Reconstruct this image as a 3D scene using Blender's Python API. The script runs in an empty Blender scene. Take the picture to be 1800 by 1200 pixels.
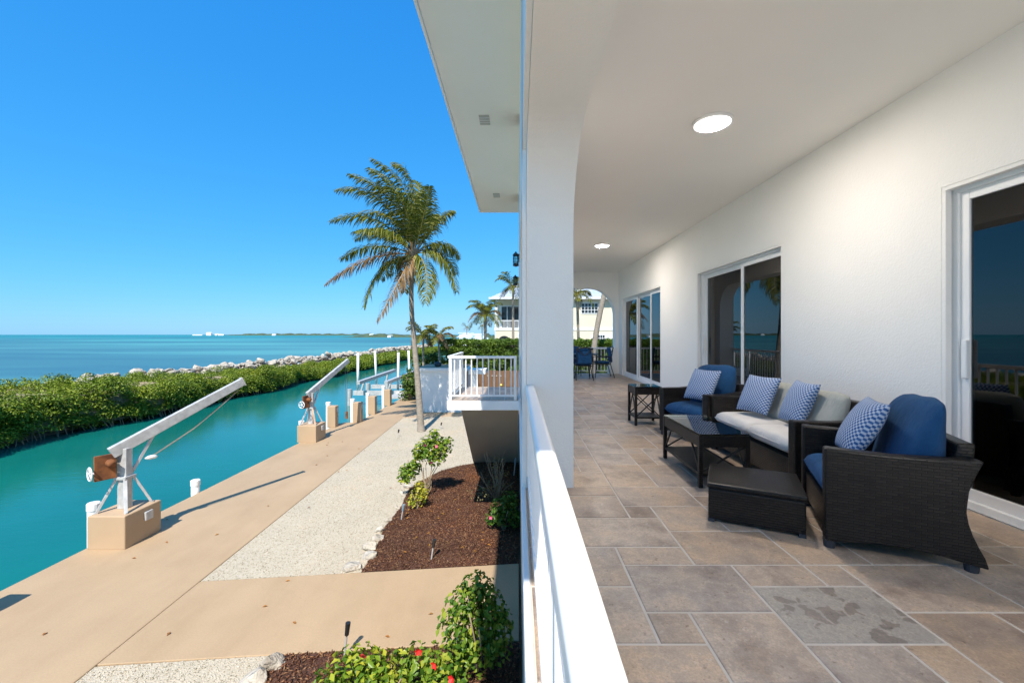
import bpy, bmesh, math, random
import numpy as np
from mathutils import Vector, Matrix
R = math.radians
random.seed(7)
rng = np.random.default_rng(11)
S = bpy.context.scene
COL = S.collection

# ------------------------------------------------------------------ camera
# ground z=0, porch floor z=2.93, eye z=4.25, looking along +Y
EYE, FL, F = 4.25, 2.93, 736.0
cam = bpy.data.cameras.new('camera')
camo = bpy.data.objects.new('camera', cam); COL.objects.link(camo)
camo.location = (0, 0, EYE); camo.rotation_euler = (R(90), 0, 0)
cam.sensor_width = 36; cam.lens = F / 1800 * 36
cam.shift_x = -10 / 1800; cam.shift_y = -12 / 1800
cam.clip_start = 0.03; cam.clip_end = 60000
S.camera = camo

# ------------------------------------------------------------------ sky, sun, exposure
SUN_A, SUN_B = 0.115, 0.77          # shadow shift in x and y per metre of height
elev = math.atan(1 / math.hypot(SUN_A, SUN_B))
world = bpy.data.worlds.new('World'); S.world = world; world.use_nodes = True
wn = world.node_tree; bg = wn.nodes['Background']
sky = wn.nodes.new('ShaderNodeTexSky'); sky.sky_type = 'NISHITA'; sky.sun_disc = False
sky.sun_elevation = elev
sky.sun_rotation = math.atan2(-SUN_A, -SUN_B)
sky.air_density = 1.0; sky.dust_density = 0.25; sky.ozone_density = 2.5
# one colour grade for the whole sky, channel by channel: value ** power * gain
sp_ = wn.nodes.new('ShaderNodeSeparateColor'); cb0 = wn.nodes.new('ShaderNodeCombineColor'); wn.links.new(sky.outputs[0], sp_.inputs[0])
for k_, (pw_, gn_) in enumerate(((1.15, .076), (.56, .485), (.30, 1.26))):
    a_ = wn.nodes.new('ShaderNodeMath'); a_.operation = 'POWER'; a_.inputs[1].default_value = pw_
    b_ = wn.nodes.new('ShaderNodeMath'); b_.operation = 'MULTIPLY'; b_.inputs[1].default_value = gn_
    wn.links.new(sp_.outputs[k_], a_.inputs[0]); wn.links.new(a_.outputs[0], b_.inputs[0]); wn.links.new(b_.outputs[0], cb0.inputs[k_])
wn.links.new(cb0.outputs[0], bg.inputs['Color'])
bg.inputs['Strength'].default_value = 0.15
sun = bpy.data.lights.new('sun', 'SUN'); sun.energy = 2.15; sun.angle = R(0.5); sun.color = (1, .95, .87)
suno = bpy.data.objects.new('sun', sun); COL.objects.link(suno)
suno.rotation_euler = Vector((SUN_A, SUN_B, -1)).to_track_quat('-Z', 'Y').to_euler()
S.view_settings.view_transform = 'Standard'; S.view_settings.look = 'None'
S.view_settings.exposure = 1.78; S.view_settings.gamma = 1
S.cycles.use_denoising = True
S.cycles.max_bounces = 12; S.cycles.diffuse_bounces = 9; S.cycles.transparent_max_bounces = 12
S.cycles.sample_clamp_indirect = 6

# ------------------------------------------------------------------ helpers: materials
def newmat(name):
    m = bpy.data.materials.new(name); m.use_nodes = True
    nt = m.node_tree; b = nt.nodes['Principled BSDF']
    return m, nt, b
def nd(nt, t, **kw):
    n = nt.nodes.new(t)
    for k, v in kw.items():
        if k in n.inputs: n.inputs[k].default_value = v
        else: setattr(n, k, v)
    return n
def coords(nt, scale=(1, 1, 1), kind='Object', rot=(0, 0, 0)):
    tc = nt.nodes.new('ShaderNodeTexCoord')
    mp = nt.nodes.new('ShaderNodeMapping'); mp.inputs['Scale'].default_value = scale; mp.inputs['Rotation'].default_value = rot
    if kind == 'World':
        g = nt.nodes.new('ShaderNodeNewGeometry'); nt.links.new(g.outputs['Position'], mp.inputs['Vector'])
    else:
        nt.links.new(tc.outputs[kind], mp.inputs['Vector'])
    return mp.outputs[0]
def noise(nt, vec, scale, detail=4, rough=.55):
    n = nd(nt, 'ShaderNodeTexNoise', Scale=scale, Detail=detail, Roughness=rough)
    nt.links.new(vec, n.inputs['Vector']); return n.outputs['Fac']
def ramp(nt, fac, stops):
    r = nt.nodes.new('ShaderNodeValToRGB'); e = r.color_ramp.elements
    while len(e) < len(stops): e.new(0.5)
    for el, (p, c) in zip(e, stops):
        el.position = p; el.color = (*c, 1) if len(c) == 3 else c
    nt.links.new(fac, r.inputs['Fac']); return r.outputs['Color']
def mixc(nt, fac, a, b, mode='MIX'):
    n = nt.nodes.new('ShaderNodeMix'); n.data_type = 'RGBA'; n.blend_type = mode
    for s, v in ((0, fac), (6, a), (7, b)):
        if hasattr(v, 'links') or isinstance(v, bpy.types.NodeSocket): nt.links.new(v, n.inputs[s])
        else: n.inputs[s].default_value = v if s == 0 else (*v, 1)
    return n.outputs[2]
def bump(nt, b, h, strength=.3, dist=.01):
    n = nd(nt, 'ShaderNodeBump', Strength=strength, Distance=dist)
    nt.links.new(h, n.inputs['Height']); nt.links.new(n.outputs[0], b.inputs['Normal'])
def mottled(name, c1, c2, scale=3, rough=.7, bs=0, bscale=60, bdist=.004, kind='World', metallic=0, stretch=(1, 1, 1)):
    m, nt, b = newmat(name)
    v = coords(nt, stretch, kind)
    col = ramp(nt, noise(nt, v, scale, 6), [(.3, c1), (.7, c2)])
    nt.links.new(col, b.inputs['Base Color'])
    b.inputs['Roughness'].default_value = rough; b.inputs['Metallic'].default_value = metallic
    if bs: bump(nt, b, noise(nt, v, bscale, 3), bs, bdist)
    return m
MT = {}
MT['stucco'] = mottled('white_stucco', (.83, .82, .80), (.86, .85, .83), 1.5, .85, .42, 62, .009)
MT['ceiling'] = mottled('ceiling_paint', (.85, .84, .81), (.88, .87, .84), .8, .8, .08, 40, .004)
MT['soffit'] = mottled('soffit_paint', (.85, .835, .785), (.88, .865, .815), .8, .8, .05, 40)
MT['white'] = mottled('white_enamel', (.80, .81, .82), (.84, .84, .84), 5, .32)
MT['pvc'] = mottled('white_plastic', (.74, .73, .70), (.82, .81, .79), 6, .4)
MT['tan'] = mottled('tan_coating', (.40, .285, .175), (.455, .325, .205), .9, .75, .15, 90, .003)
def concrete(name, c1, c2):
    m, nt, b = newmat(name); v = coords(nt, kind='World')
    c = ramp(nt, noise(nt, v, .7, 6, .6), [(.3, c1), (.7, c2)])
    st = ramp(nt, noise(nt, coords(nt, (1, .35, 1), 'World'), 1.9, 8, .68), [(.36, (.95, .94, .93)), (.5, (1, 1, 1)), (.66, (1.03, 1.03, 1.03))])
    c = mixc(nt, 1.0, c, st, 'MULTIPLY')
    fine = ramp(nt, noise(nt, v, 46, 5, .7), [(.32, (.90, .90, .90)), (.68, (1.07, 1.07, 1.07))]); c = mixc(nt, 1.0, c, fine, 'MULTIPLY')
    wp = nt.nodes.new('ShaderNodeVectorMath'); wp.operation = 'MULTIPLY_ADD'; nz = nd(nt, 'ShaderNodeTexNoise', Scale=1.3, Detail=6); nt.links.new(v, nz.inputs['Vector'])
    nt.links.new(nz.outputs['Color'], wp.inputs[0]); wp.inputs[1].default_value = (.9, .9, .9); nt.links.new(v, wp.inputs[2])
    ck = nd(nt, 'ShaderNodeTexVoronoi', Scale=.22); ck.feature = 'DISTANCE_TO_EDGE'; nt.links.new(wp.outputs[0], ck.inputs['Vector'])
    c = mixc(nt, ramp(nt, ck.outputs['Distance'], [(.0, (.06, .06, .06)), (.0012, (0, 0, 0))]), c, (.14, .10, .07))
    nt.links.new(c, b.inputs['Base Color']); b.inputs['Roughness'].default_value = .75
    bump(nt, b, noise(nt, v, 80, 4), .2, .003); return m
MT['tan'] = concrete('tan_coating', (.365, .252, .145), (.415, .29, .172))
MT['tanblock'] = mottled('tan_block_paint', (.41, .28, .168), (.46, .32, .195), 1.3, .75, .2, 70, .003)
MT['tanwall'] = mottled('tan_stucco', (.44, .38, .30), (.48, .42, .34), 1, .85, .3, 60)
MT['vent'] = mottled('vent_grille', (.42, .41, .38), (.46, .45, .42), 4, .6)
MT['alu'] = mottled('weathered_aluminium', (.40, .39, .375), (.60, .59, .575), 7, .5, .15, 30, .003, metallic=.25, kind='Object')
MT['rust'] = mottled('rusted_steel', (.05, .018, .009), (.30, .105, .03), 5, .85, .5, 60, .006, kind='Object')
MT['ruststreak'] = mottled('rust_streaked_paint', (.50, .20, .06), (.55, .45, .35), 5, .7, .2, 60, kind='Object')
MT['black'] = mottled('black_metal', (.012, .012, .013), (.02, .02, .02), 8, .45, kind='Object')
MT['rope'] = mottled('weathered_cable', (.16, .13, .10), (.26, .22, .18), 20, .8, kind='Object')
MT['brownwood'] = mottled('brown_cedar', (.13, .065, .03), (.22, .12, .06), 3, .75, .3, 40, .004, kind='World', stretch=(6, 6, .7))
MT['brass'] = mottled('brass', (.55, .38, .08), (.65, .46, .12), 5, .35, metallic=.8)
MT['roofmetal'] = mottled('blue_grey_roof', (.42, .48, .55), (.50, .56, .62), 1, .45, metallic=.2)
MT['yellow'] = mottled('yellow_stucco', (.66, .59, .43), (.70, .63, .47), .6, .85, .1, 30)
MT['cabinet'] = mottled('cabinet_wood', (.10, .035, .012), (.16, .06, .02), 4, .5, stretch=(1, 1, 6))
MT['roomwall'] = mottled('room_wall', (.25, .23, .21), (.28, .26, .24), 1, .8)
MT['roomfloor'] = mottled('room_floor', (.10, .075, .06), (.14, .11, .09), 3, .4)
MT['trunk'] = mottled('palm_bark', (.20, .165, .125), (.36, .31, .25), 7, .9, .7, 14, .02, kind='Object', stretch=(1, 1, 3))
MT['branch'] = mottled('twig_bark', (.22, .16, .10), (.34, .26, .17), 12, .9)
MT['bluegrey'] = mottled('blue_grey_plastic', (.14, .20, .24), (.2, .27, .3), 9, .6)
MT['rubber'] = mottled('dark_foot', (.025, .03, .04), (.04, .045, .055), 9, .6)
MT['soil'] = mottled('shore_soil', (.10, .075, .05), (.20, .16, .11), 1.2, .95, .5, 10, .05)
MT['limestone'] = mottled('pale_limestone', (.24, .20, .155), (.58, .52, .43), 2.6, .9, 1, 6, .12)
MT['seagreen'] = mottled('far_vegetation', (.045, .075, .035), (.08, .11, .05), .05, .95)
MT['shutter'] = mottled('white_trim', (.70, .71, .70), (.76, .77, .76), 3, .6)
MT['hullwhite'] = mottled('boat_white', (.74, .75, .76), (.8, .8, .8), 2, .3)
MT['navy'] = mottled('navy_canvas', (.02, .03, .12), (.03, .04, .16), 3, .8)

def m_simple(name, col, rough=.5, emit=None, es=0):
    m, nt, b = newmat(name)
    b.inputs['Base Color'].default_value = (*col, 1); b.inputs['Roughness'].default_value = rough
    if emit: b.inputs['Emission Color'].default_value = (*emit, 1); b.inputs['Emission Strength'].default_value = es
    return m
MT['lamp'] = m_simple('lit_diffuser', (.9, .9, .9), .5, (1, .89, .78), 84)
MT['lamp_edge'] = m_simple('lit_diffuser_edge', (.9, .9, .9), .5, (1, .93, .86), 1.0)
MT['bulb'] = m_simple('lit_bulb', (.9, .8, .6), .5, (1, .72, .42), 5)

def glass_mat(name, tint, refl_ior=1.52):
    m = bpy.data.materials.new(name); m.use_nodes = True; nt = m.node_tree
    nt.nodes.remove(nt.nodes['Principled BSDF']); out = nt.nodes['Material Output']
    tr = nd(nt, 'ShaderNodeBsdfTransparent', Color=(*tint, 1)); gl = nd(nt, 'ShaderNodeBsdfGlossy', Roughness=0.0)
    fr = nd(nt, 'ShaderNodeFresnel', IOR=refl_ior); mx = nt.nodes.new('ShaderNodeMixShader')
    nt.links.new(fr.outputs[0], mx.inputs[0]); nt.links.new(tr.outputs[0], mx.inputs[1]); nt.links.new(gl.outputs[0], mx.inputs[2])
    nt.links.new(mx.outputs[0], out.inputs['Surface']); return m
MT['glass'] = glass_mat('tinted_door_glass', (.30, .33, .34), 1.75)
MT['tableglass'] = glass_mat('table_glass', (.75, .83, .80), 1.6)

def leaf_mat(name, cols, rough=.45, trans=.25):
    m, nt, b = newmat(name)
    g = nt.nodes.new('ShaderNodeNewGeometry')
    n = len(cols)
    c = ramp(nt, g.outputs['Random Per Island'], [(i / max(1, n - 1), cc) for i, cc in enumerate(cols)])
    c = mixc(nt, 1.0, c, ramp(nt, noise(nt, coords(nt, kind='World'), .55, 3, .6), [(.32, (.72, .80, .85)), (.55, (1, 1, 1)), (.72, (1.3, 1.15, .9))]), 'MULTIPLY')
    nt.links.new(c, b.inputs['Base Color']); b.inputs['Roughness'].default_value = rough; b.inputs['Specular IOR Level'].default_value = .25
    t = nt.nodes.new('ShaderNodeBsdfTranslucent'); nt.links.new(c, t.inputs['Color'])
    mx = nt.nodes.new('ShaderNodeMixShader'); mx.inputs[0].default_value = trans
    nt.links.new(b.outputs[0], mx.inputs[1]); nt.links.new(t.outputs[0], mx.inputs[2])
    nt.links.new(mx.outputs[0], nt.nodes['Material Output'].inputs['Surface']); return m
MT['mangrove'] = leaf_mat('mangrove_leaf', [(.07, .115, .008), (.155, .215, .013), (.235, .30, .02), (.32, .37, .045)], .4)
MT['hedge'] = leaf_mat('hedge_leaf', [(.05, .10, .01), (.11, .19, .02), (.20, .28, .03)], .4)
MT['darkbush'] = leaf_mat('sea_grape_leaf', [(.03, .07, .012), (.08, .14, .02), (.16, .21, .03)], .4)
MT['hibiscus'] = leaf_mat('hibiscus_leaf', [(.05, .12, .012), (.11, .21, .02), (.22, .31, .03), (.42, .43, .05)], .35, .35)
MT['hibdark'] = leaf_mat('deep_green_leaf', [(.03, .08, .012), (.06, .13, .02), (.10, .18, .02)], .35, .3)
MT['sparse'] = leaf_mat('dry_leaf', [(.18, .17, .05), (.30, .24, .10), (.26, .2, .1)], .6, .3)
MT['frond'] = leaf_mat('palm_leaflet', [(.05, .065, .007), (.12, .14, .011), (.20, .21, .018), (.36, .30, .10)], .55, .3)
MT['frond_brown'] = leaf_mat('dry_palm_leaflet', [(.16, .09, .04), (.28, .16, .06), (.36, .27, .16)], .6, .3)
MT['rachis'] = mottled('frond_midrib', (.22, .20, .05), (.36, .26, .07), 4, .5, kind='Object')
MT['rachis_brown'] = mottled('dry_midrib', (.40, .18, .04), (.46, .25, .08), 4, .6, kind='Object')
MT['petal_pink'] = m_simple('pink_petal', (.65, .10, .20), .5)
MT['petal_red'] = m_simple('red_petal', (.65, .02, .015), .5)
MT['mulchchip'] = leaf_mat('mulch_chip', [(.045, .016, .008), (.10, .038, .019), (.17, .07, .035), (.30, .16, .08)], .9, 0)
MT['mulch'] = mottled('mulch_bed', (.045, .017, .009), (.115, .045, .023), 18, .95, 1, 40, .03)
MT['pebble'] = leaf_mat('pebble', [(.26, .21, .14), (.44, .37, .27), (.53, .455, .345), (.62, .56, .45)], .85, 0)
MT['deadleaf'] = leaf_mat('fallen_leaf', [(.30, .10, .02), (.42, .20, .03), (.2, .08, .03)], .7, .1)

def gravel_mat():
    m, nt, b = newmat('shell_gravel')
    v = coords(nt, kind='World')
    vo = nd(nt, 'ShaderNodeTexVoronoi', Scale=45); nt.links.new(v, vo.inputs['Vector'])
    c = ramp(nt, vo.outputs['Color'], [(0, (.31, .255, .175)), (.5, (.45, .38, .28)), (1, (.53, .46, .355))])
    c = mixc(nt, .35, c, ramp(nt, noise(nt, v, 1.3), [(.3, (.40, .34, .255)), (.7, (.49, .43, .335))]))
    nt.links.new(c, b.inputs['Base Color']); b.inputs['Roughness'].default_value = .9
    bump(nt, b, vo.outputs['Distance'], .8, .012); return m
MT['gravel'] = gravel_mat()

def tile_mat(name, speck=False):
    m, nt, b = newmat(name)
    oi = nt.nodes.new('ShaderNodeObjectInfo')
    v = coords(nt, kind='World')
    off = nt.nodes.new('ShaderNodeVectorMath'); off.operation = 'MULTIPLY_ADD'
    nt.links.new(oi.outputs['Random'], off.inputs[0]); off.inputs[1].default_value = (37, 53, 11); nt.links.new(v, off.inputs[2])
    vv = off.outputs[0]
    base = ramp(nt, oi.outputs['Random'], [(0, (.30, .235, .19)), (.25, (.43, .335, .26)), (.5, (.36, .31, .275)), (.75, (.47, .385, .315)), (1, (.38, .30, .235))])
    clouds = ramp(nt, noise(nt, vv, 3.2, 7, .62), [(.3, (.58, .54, .53)), (.5, (1, .99, .98)), (.7, (1.28, 1.2, 1.1))])
    c = mixc(nt, 1.0, base, clouds, 'MULTIPLY')
    warm = ramp(nt, noise(nt, vv, 1.6, 3), [(.5, (0, 0, 0)), (.72, (.8, .8, .8))])
    c = mixc(nt, warm, c, (.42, .30, .20))
    flecks = ramp(nt, noise(nt, vv, 26, 5, .7), [(.60, (0, 0, 0)), (.68, (.55, .55, .55))])
    c = mixc(nt, flecks, c, (.52, .45, .39))
    if speck:
        wp = nt.nodes.new('ShaderNodeVectorMath'); wp.operation = 'MULTIPLY_ADD'; nz = nd(nt, 'ShaderNodeTexNoise', Scale=9, Detail=3); nt.links.new(vv, nz.inputs['Vector'])
        nt.links.new(nz.outputs['Color'], wp.inputs[0]); wp.inputs[1].default_value = (.16, .16, .16); nt.links.new(vv, wp.inputs[2])
        vo = nd(nt, 'ShaderNodeTexVoronoi', Scale=10.0, Randomness=1.0); nt.links.new(wp.outputs[0], vo.inputs['Vector'])
        ed = nd(nt, 'ShaderNodeTexVoronoi', Scale=10.0, Randomness=1.0); ed.feature = 'DISTANCE_TO_EDGE'; nt.links.new(wp.outputs[0], ed.inputs['Vector'])
        k = ramp(nt, ed.outputs['Distance'], [(.05, (0, 0, 0)), (.12, (1, 1, 1))])
        k2 = ramp(nt, vo.outputs['Color'], [(.60, (0, 0, 0)), (.66, (.9, .9, .9))])
        kk = mixc(nt, 1.0, k, k2, 'MULTIPLY')
        c = mixc(nt, kk, mixc(nt, flecks, (.36, .325, .285), (.46, .42, .37)), mixc(nt, flecks, (.22, .185, .16), (.30, .26, .22)))
    grain = ramp(nt, noise(nt, vv, 95, 6, .75), [(.3, (.78, .78, .78)), (.7, (1.16, 1.16, 1.16))])
    c = mixc(nt, 1.0, c, grain, 'MULTIPLY')
    pits = ramp(nt, noise(nt, vv, 34, 4, .6), [(.30, (.55, .5, .46)), (.36, (1, 1, 1))])
    c = mixc(nt, .8, c, mixc(nt, 1.0, c, pits, 'MULTIPLY'))
    veins = ramp(nt, noise(nt, vv, 7, 9, .7), [(.46, (1, 1, 1)), (.5, (1.22, 1.18, 1.12)), (.54, (1, 1, 1))])
    c = mixc(nt, 1.0, c, veins, 'MULTIPLY')
    nt.links.new(c, b.inputs['Base Color'])
    ro = ramp(nt, noise(nt, vv, 5, 4), [(.3, (.34, .34, .34)), (.7, (.52, .52, .52))])
    nt.links.new(ro, b.inputs['Roughness'])
    bump(nt, b, noise(nt, vv, 22, 5), .16, .006); return m
MT['tile'] = tile_mat('travertine_tile'); MT['tilespeck'] = tile_mat('breccia_tile', True)
MT['bounce_terrace'] = mottled('pale_bounce_stone', (.60, .57, .52), (.68, .65, .60), 2, .7, .2, 30)
MT['grout'] = mottled('pale_grout', (.52, .47, .41), (.62, .57, .51), 6, .9, .3, 80)

def wicker_mat():
    m, nt, b = newmat('dark_wicker')
    v = coords(nt, kind='Object')
    sx = nt.nodes.new('ShaderNodeSeparateXYZ'); nt.links.new(v, sx.inputs[0])
    add = nd(nt, 'ShaderNodeMath', operation='ADD'); nt.links.new(sx.outputs[0], add.inputs[0]); nt.links.new(sx.outputs[1], add.inputs[1])
    cb = nt.nodes.new('ShaderNodeCombineXYZ'); nt.links.new(add.outputs[0], cb.inputs[0]); nt.links.new(sx.outputs[2], cb.inputs[1])
    tcn = nt.nodes.new('ShaderNodeTexCoord'); sn = nt.nodes.new('ShaderNodeSeparateXYZ'); nt.links.new(tcn.outputs['Normal'], sn.inputs[0])
    ab = nd(nt, 'ShaderNodeMath', operation='ABSOLUTE'); nt.links.new(sn.outputs[2], ab.inputs[0]); gt = nd(nt, 'ShaderNodeMath', operation='GREATER_THAN'); nt.links.new(ab.outputs[0], gt.inputs[0]); gt.inputs[1].default_value = .7
    vm = nt.nodes.new('ShaderNodeMix'); vm.data_type = 'VECTOR'; nt.links.new(gt.outputs[0], vm.inputs[0]); nt.links.new(cb.outputs[0], vm.inputs[4]); nt.links.new(v, vm.inputs[5])
    br = nd(nt, 'ShaderNodeTexBrick', Scale=1.0); nt.links.new(vm.outputs[1], br.inputs['Vector'])
    br.inputs['Brick Width'].default_value = .052; br.inputs['Row Height'].default_value = .0165
    br.inputs['Mortar Size'].default_value = .0034; br.inputs['Mortar Smooth'].default_value = .6
    br.inputs['Color1'].default_value = (.010, .008, .007, 1); br.inputs['Color2'].default_value = (.026, .020, .017, 1); br.inputs['Mortar'].default_value = (.002, .0015, .0012, 1)
    nt.links.new(br.outputs['Color'], b.inputs['Base Color']); b.inputs['Roughness'].default_value = .36; b.inputs['Specular IOR Level'].default_value = .4
    inv = nd(nt, 'ShaderNodeMath', operation='SUBTRACT'); inv.inputs[0].default_value = 1; nt.links.new(br.outputs['Fac'], inv.inputs[1])
    bump(nt, b, inv.outputs[0], 1, .012); return m
MT['wicker'] = wicker_mat()
def fabric_mat(name, c1, c2):
    m, nt, b = newmat(name); v = coords(nt, kind='Object')
    c = ramp(nt, noise(nt, v, 6, 5), [(.3, c1), (.7, c2)]); nt.links.new(c, b.inputs['Base Color'])
    b.inputs['Roughness'].default_value = .9; b.inputs['Sheen Weight'].default_value = .06; b.inputs['Specular IOR Level'].default_value = .15
    h = nd(nt, 'ShaderNodeMath', operation='MULTIPLY_ADD'); nt.links.new(noise(nt, coords(nt, (1, 3, 1)), 5, 3), h.inputs[0]); h.inputs[1].default_value = 3
    nt.links.new(noise(nt, v, 260, 2), h.inputs[2]); bump(nt, b, h.outputs[0], .55, .02); return m
MT['bluefab'] = fabric_mat('blue_canvas', (.010, .056, .15), (.018, .085, .215))
MT['whitefab'] = fabric_mat('white_canvas', (.70, .68, .65), (.78, .76, .73))
MT['sagefab'] = fabric_mat('sage_canvas', (.36, .38, .35), (.44, .45, .42))
def check_mat():
    m, nt, b = newmat('blue_white_weave')
    ck = nd(nt, 'ShaderNodeTexChecker', Scale=26)
    nt.links.new(coords(nt, (1, 1, 0), 'UV'), ck.inputs['Vector'])
    ck.inputs['Color1'].default_value = (.015, .075, .25, 1); ck.inputs['Color2'].default_value = (.50, .56, .64, 1)
    w = nd(nt, 'ShaderNodeTexChecker', Scale=13); nt.links.new(coords(nt, (1, 1, 0), 'UV'), w.inputs['Vector'])
    w.inputs['Color1'].default_value = (.02, .09, .28, 1); w.inputs['Color2'].default_value = (.10, .2, .42, 1)
    c = mixc(nt, .25, ck.outputs['Color'], w.outputs['Color']); nt.links.new(c, b.inputs['Base Color'])
    b.inputs['Roughness'].default_value = .9
    bump(nt, b, noise(nt, coords(nt, kind='Object'), 90, 2), .4, .006); return m
MT['check'] = check_mat()

def water_mat(name, sea):
    m, nt, b = newmat(name)
    v = coords(nt, kind='World')
    if sea:
        big = noise(nt, coords(nt, (.0045, .016, 1), 'World'), 1.0, 4, .6)
        near = ramp(nt, big, [(.38, (.045, .155, .19)), (.52, (.068, .235, .25)), (.66, (.10, .33, .31))])
        far = ramp(nt, big, [(.38, (.012, .13, .17)), (.52, (.015, .215, .235)), (.68, (.025, .34, .34))])
        sep = nt.nodes.new('ShaderNodeSeparateXYZ'); nt.links.new(v, sep.inputs[0])
        mr = nd(nt, 'ShaderNodeMapRange'); nt.links.new(sep.outputs[1], mr.inputs[0])
        for i, val in ((1, 150), (2, 900), (3, 0), (4, 1)): mr.inputs[i].default_value = val
        c = mixc(nt, mr.outputs[0], near, far)
        patch = ramp(nt, noise(nt, coords(nt, (.012, .06, 1), 'World'), 1, 5, .6), [(.48, (0, 0, 0)), (.66, (.55, .55, .55))])
        c = mixc(nt, patch, c, (.025, .10, .155))
        h = noise(nt, coords(nt, (.7, 1.6, 1), 'World'), .9, 5, .6); bs, bd = .55, .25
    else:
        c = ramp(nt, noise(nt, v, .12, 3), [(.35, (.003, .115, .095)), (.65, (.005, .155, .13))])
        h = noise(nt, coords(nt, (1, 2.4, 1), 'World'), 2.2, 6, .62); bs, bd = .16, .05
    nt.links.new(c, b.inputs['Base Color']); b.inputs['Roughness'].default_value = .06; b.inputs['IOR'].default_value = 1.33
    bump(nt, b, h, bs, bd)
    if sea:   # wind-roughened water: the wave slopes keep the mirror share low even at a grazing view
        b.inputs['Specular IOR Level'].default_value = 0; b.inputs['Roughness'].default_value = 1; b.inputs['IOR'].default_value = 1.0
        gl = nd(nt, 'ShaderNodeBsdfGlossy', Roughness=.22); nt.links.new(b.inputs['Normal'].links[0].from_socket, gl.inputs['Normal'])
        mx = nt.nodes.new('ShaderNodeMixShader'); mx.inputs[0].default_value = .24
        nt.links.new(b.outputs[0], mx.inputs[1]); nt.links.new(gl.outputs[0], mx.inputs[2]); nt.links.new(mx.outputs[0], nt.nodes['Material Output'].inputs['Surface'])
    return m
MT['sea'] = water_mat('sea_water', True); MT['canal'] = water_mat('canal_water', False)

# ------------------------------------------------------------------ helpers: geometry
class MB:
    def __init__(s): s.v = []; s.f = []
    def add(s, vs, fs):
        o = len(s.v); s.v += [tuple(p) for p in vs]; s.f += [tuple(i + o for i in f) for f in fs]; return s
    def box(s, x0, x1, y0, y1, z0, z1):
        return s.add([(x0,y0,z0),(x1,y0,z0),(x1,y1,z0),(x0,y1,z0),(x0,y0,z1),(x1,y0,z1),(x1,y1,z1),(x0,y1,z1)],
                     [(0,3,2,1),(4,5,6,7),(0,1,5,4),(1,2,6,5),(2,3,7,6),(3,0,4,7)])
    def beam(s, p, q, w, h, up=(0, 0, 1), w2=None, h2=None):
        p, q = Vector(p), Vector(q); d = (q - p).normalized(); u = Vector(up)
        if abs(d.dot(u)) > .98: u = Vector((0, 1, 0))
        a = d.cross(u).normalized(); b = a.cross(d).normalized(); w2 = w2 or w; h2 = h2 or h
        vs = [p + a*i*w/2 + b*j*h/2 for i, j in ((-1,-1),(1,-1),(1,1),(-1,1))] + [q + a*i*w2/2 + b*j*h2/2 for i, j in ((-1,-1),(1,-1),(1,1),(-1,1))]
        return s.add(vs, [(0,3,2,1),(4,5,6,7),(0,1,5,4),(1,2,6,5),(2,3,7,6),(3,0,4,7)])
    def tube(s, pts, rad, n=10, caps=True):
        pts = [Vector(p) for p in pts]; rad = rad if hasattr(rad, '__len__') else [rad] * len(pts)
        vs = []; t0 = (pts[1] - pts[0]).normalized(); a = t0.orthogonal().normalized()
        for i, p in enumerate(pts):
            t = (pts[min(i+1, len(pts)-1)] - pts[max(i-1, 0)]).normalized()
            a = (a - t * a.dot(t)).normalized(); b = t.cross(a)
            for k in range(n):
                an = 2*math.pi*k/n; vs.append(p + (a*math.cos(an) + b*math.sin(an)) * rad[i])
        fs = [(i*n+k, i*n+(k+1) % n, (i+1)*n+(k+1) % n, (i+1)*n+k) for i in range(len(pts)-1) for k in range(n)]
        if caps: fs += [tuple(range(n))[::-1], tuple((len(pts)-1)*n + k for k in range(n))]
        return s.add(vs, fs)
    def lathe(s, prof, c=(0, 0, 0), n=20):
        vs = [(c[0]+r*math.cos(2*math.pi*k/n), c[1]+r*math.sin(2*math.pi*k/n), c[2]+z) for r, z in prof for k in range(n)]
        fs = [(i*n+k, i*n+(k+1) % n, (i+1)*n+(k+1) % n, (i+1)*n+k) for i in range(len(prof)-1) for k in range(n)]
        fs += [tuple(range(n))[::-1], tuple((len(prof)-1)*n+k for k in range(n))]
        return s.add(vs, fs)
    def prism(s, poly, lo, hi, axis='z'):
        f = {'z': lambda a, b, c: (a, b, c), 'x': lambda a, b, c: (c, a, b), 'y': lambda a, b, c: (a, c, b)}[axis]
        n = len(poly)
        return s.add([f(a, b, lo) for a, b in poly] + [f(a, b, hi) for a, b in poly],
                     [tuple(range(n))[::-1], tuple(range(n, 2*n))] + [(i, (i+1) % n, n+(i+1) % n, n+i) for i in range(n)])
    def build(s, name, mat, parent=None, smooth=False, bevel=0, seg=2):
        me = bpy.data.meshes.new(name); me.from_pydata(s.v, [], s.f)
        bm = bmesh.new(); bm.from_mesh(me); bmesh.ops.recalc_face_normals(bm, faces=bm.faces); bm.to_mesh(me); bm.free()
        return link(name, me, mat, parent, smooth, bevel, seg)
def link(name, me, mat, parent=None, smooth=False, bevel=0, seg=2):
    me.materials.append(MT[mat] if isinstance(mat, str) else mat)
    o = bpy.data.objects.new(name, me); COL.objects.link(o)
    if parent: o.parent = parent
    if smooth: me.polygons.foreach_set('use_smooth', [True] * len(me.polygons))
    if bevel:
        b = o.modifiers.new('bevel', 'BEVEL'); b.width = bevel; b.segments = seg; b.limit_method = 'ANGLE'; b.angle_limit = R(40)
    return o
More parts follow.
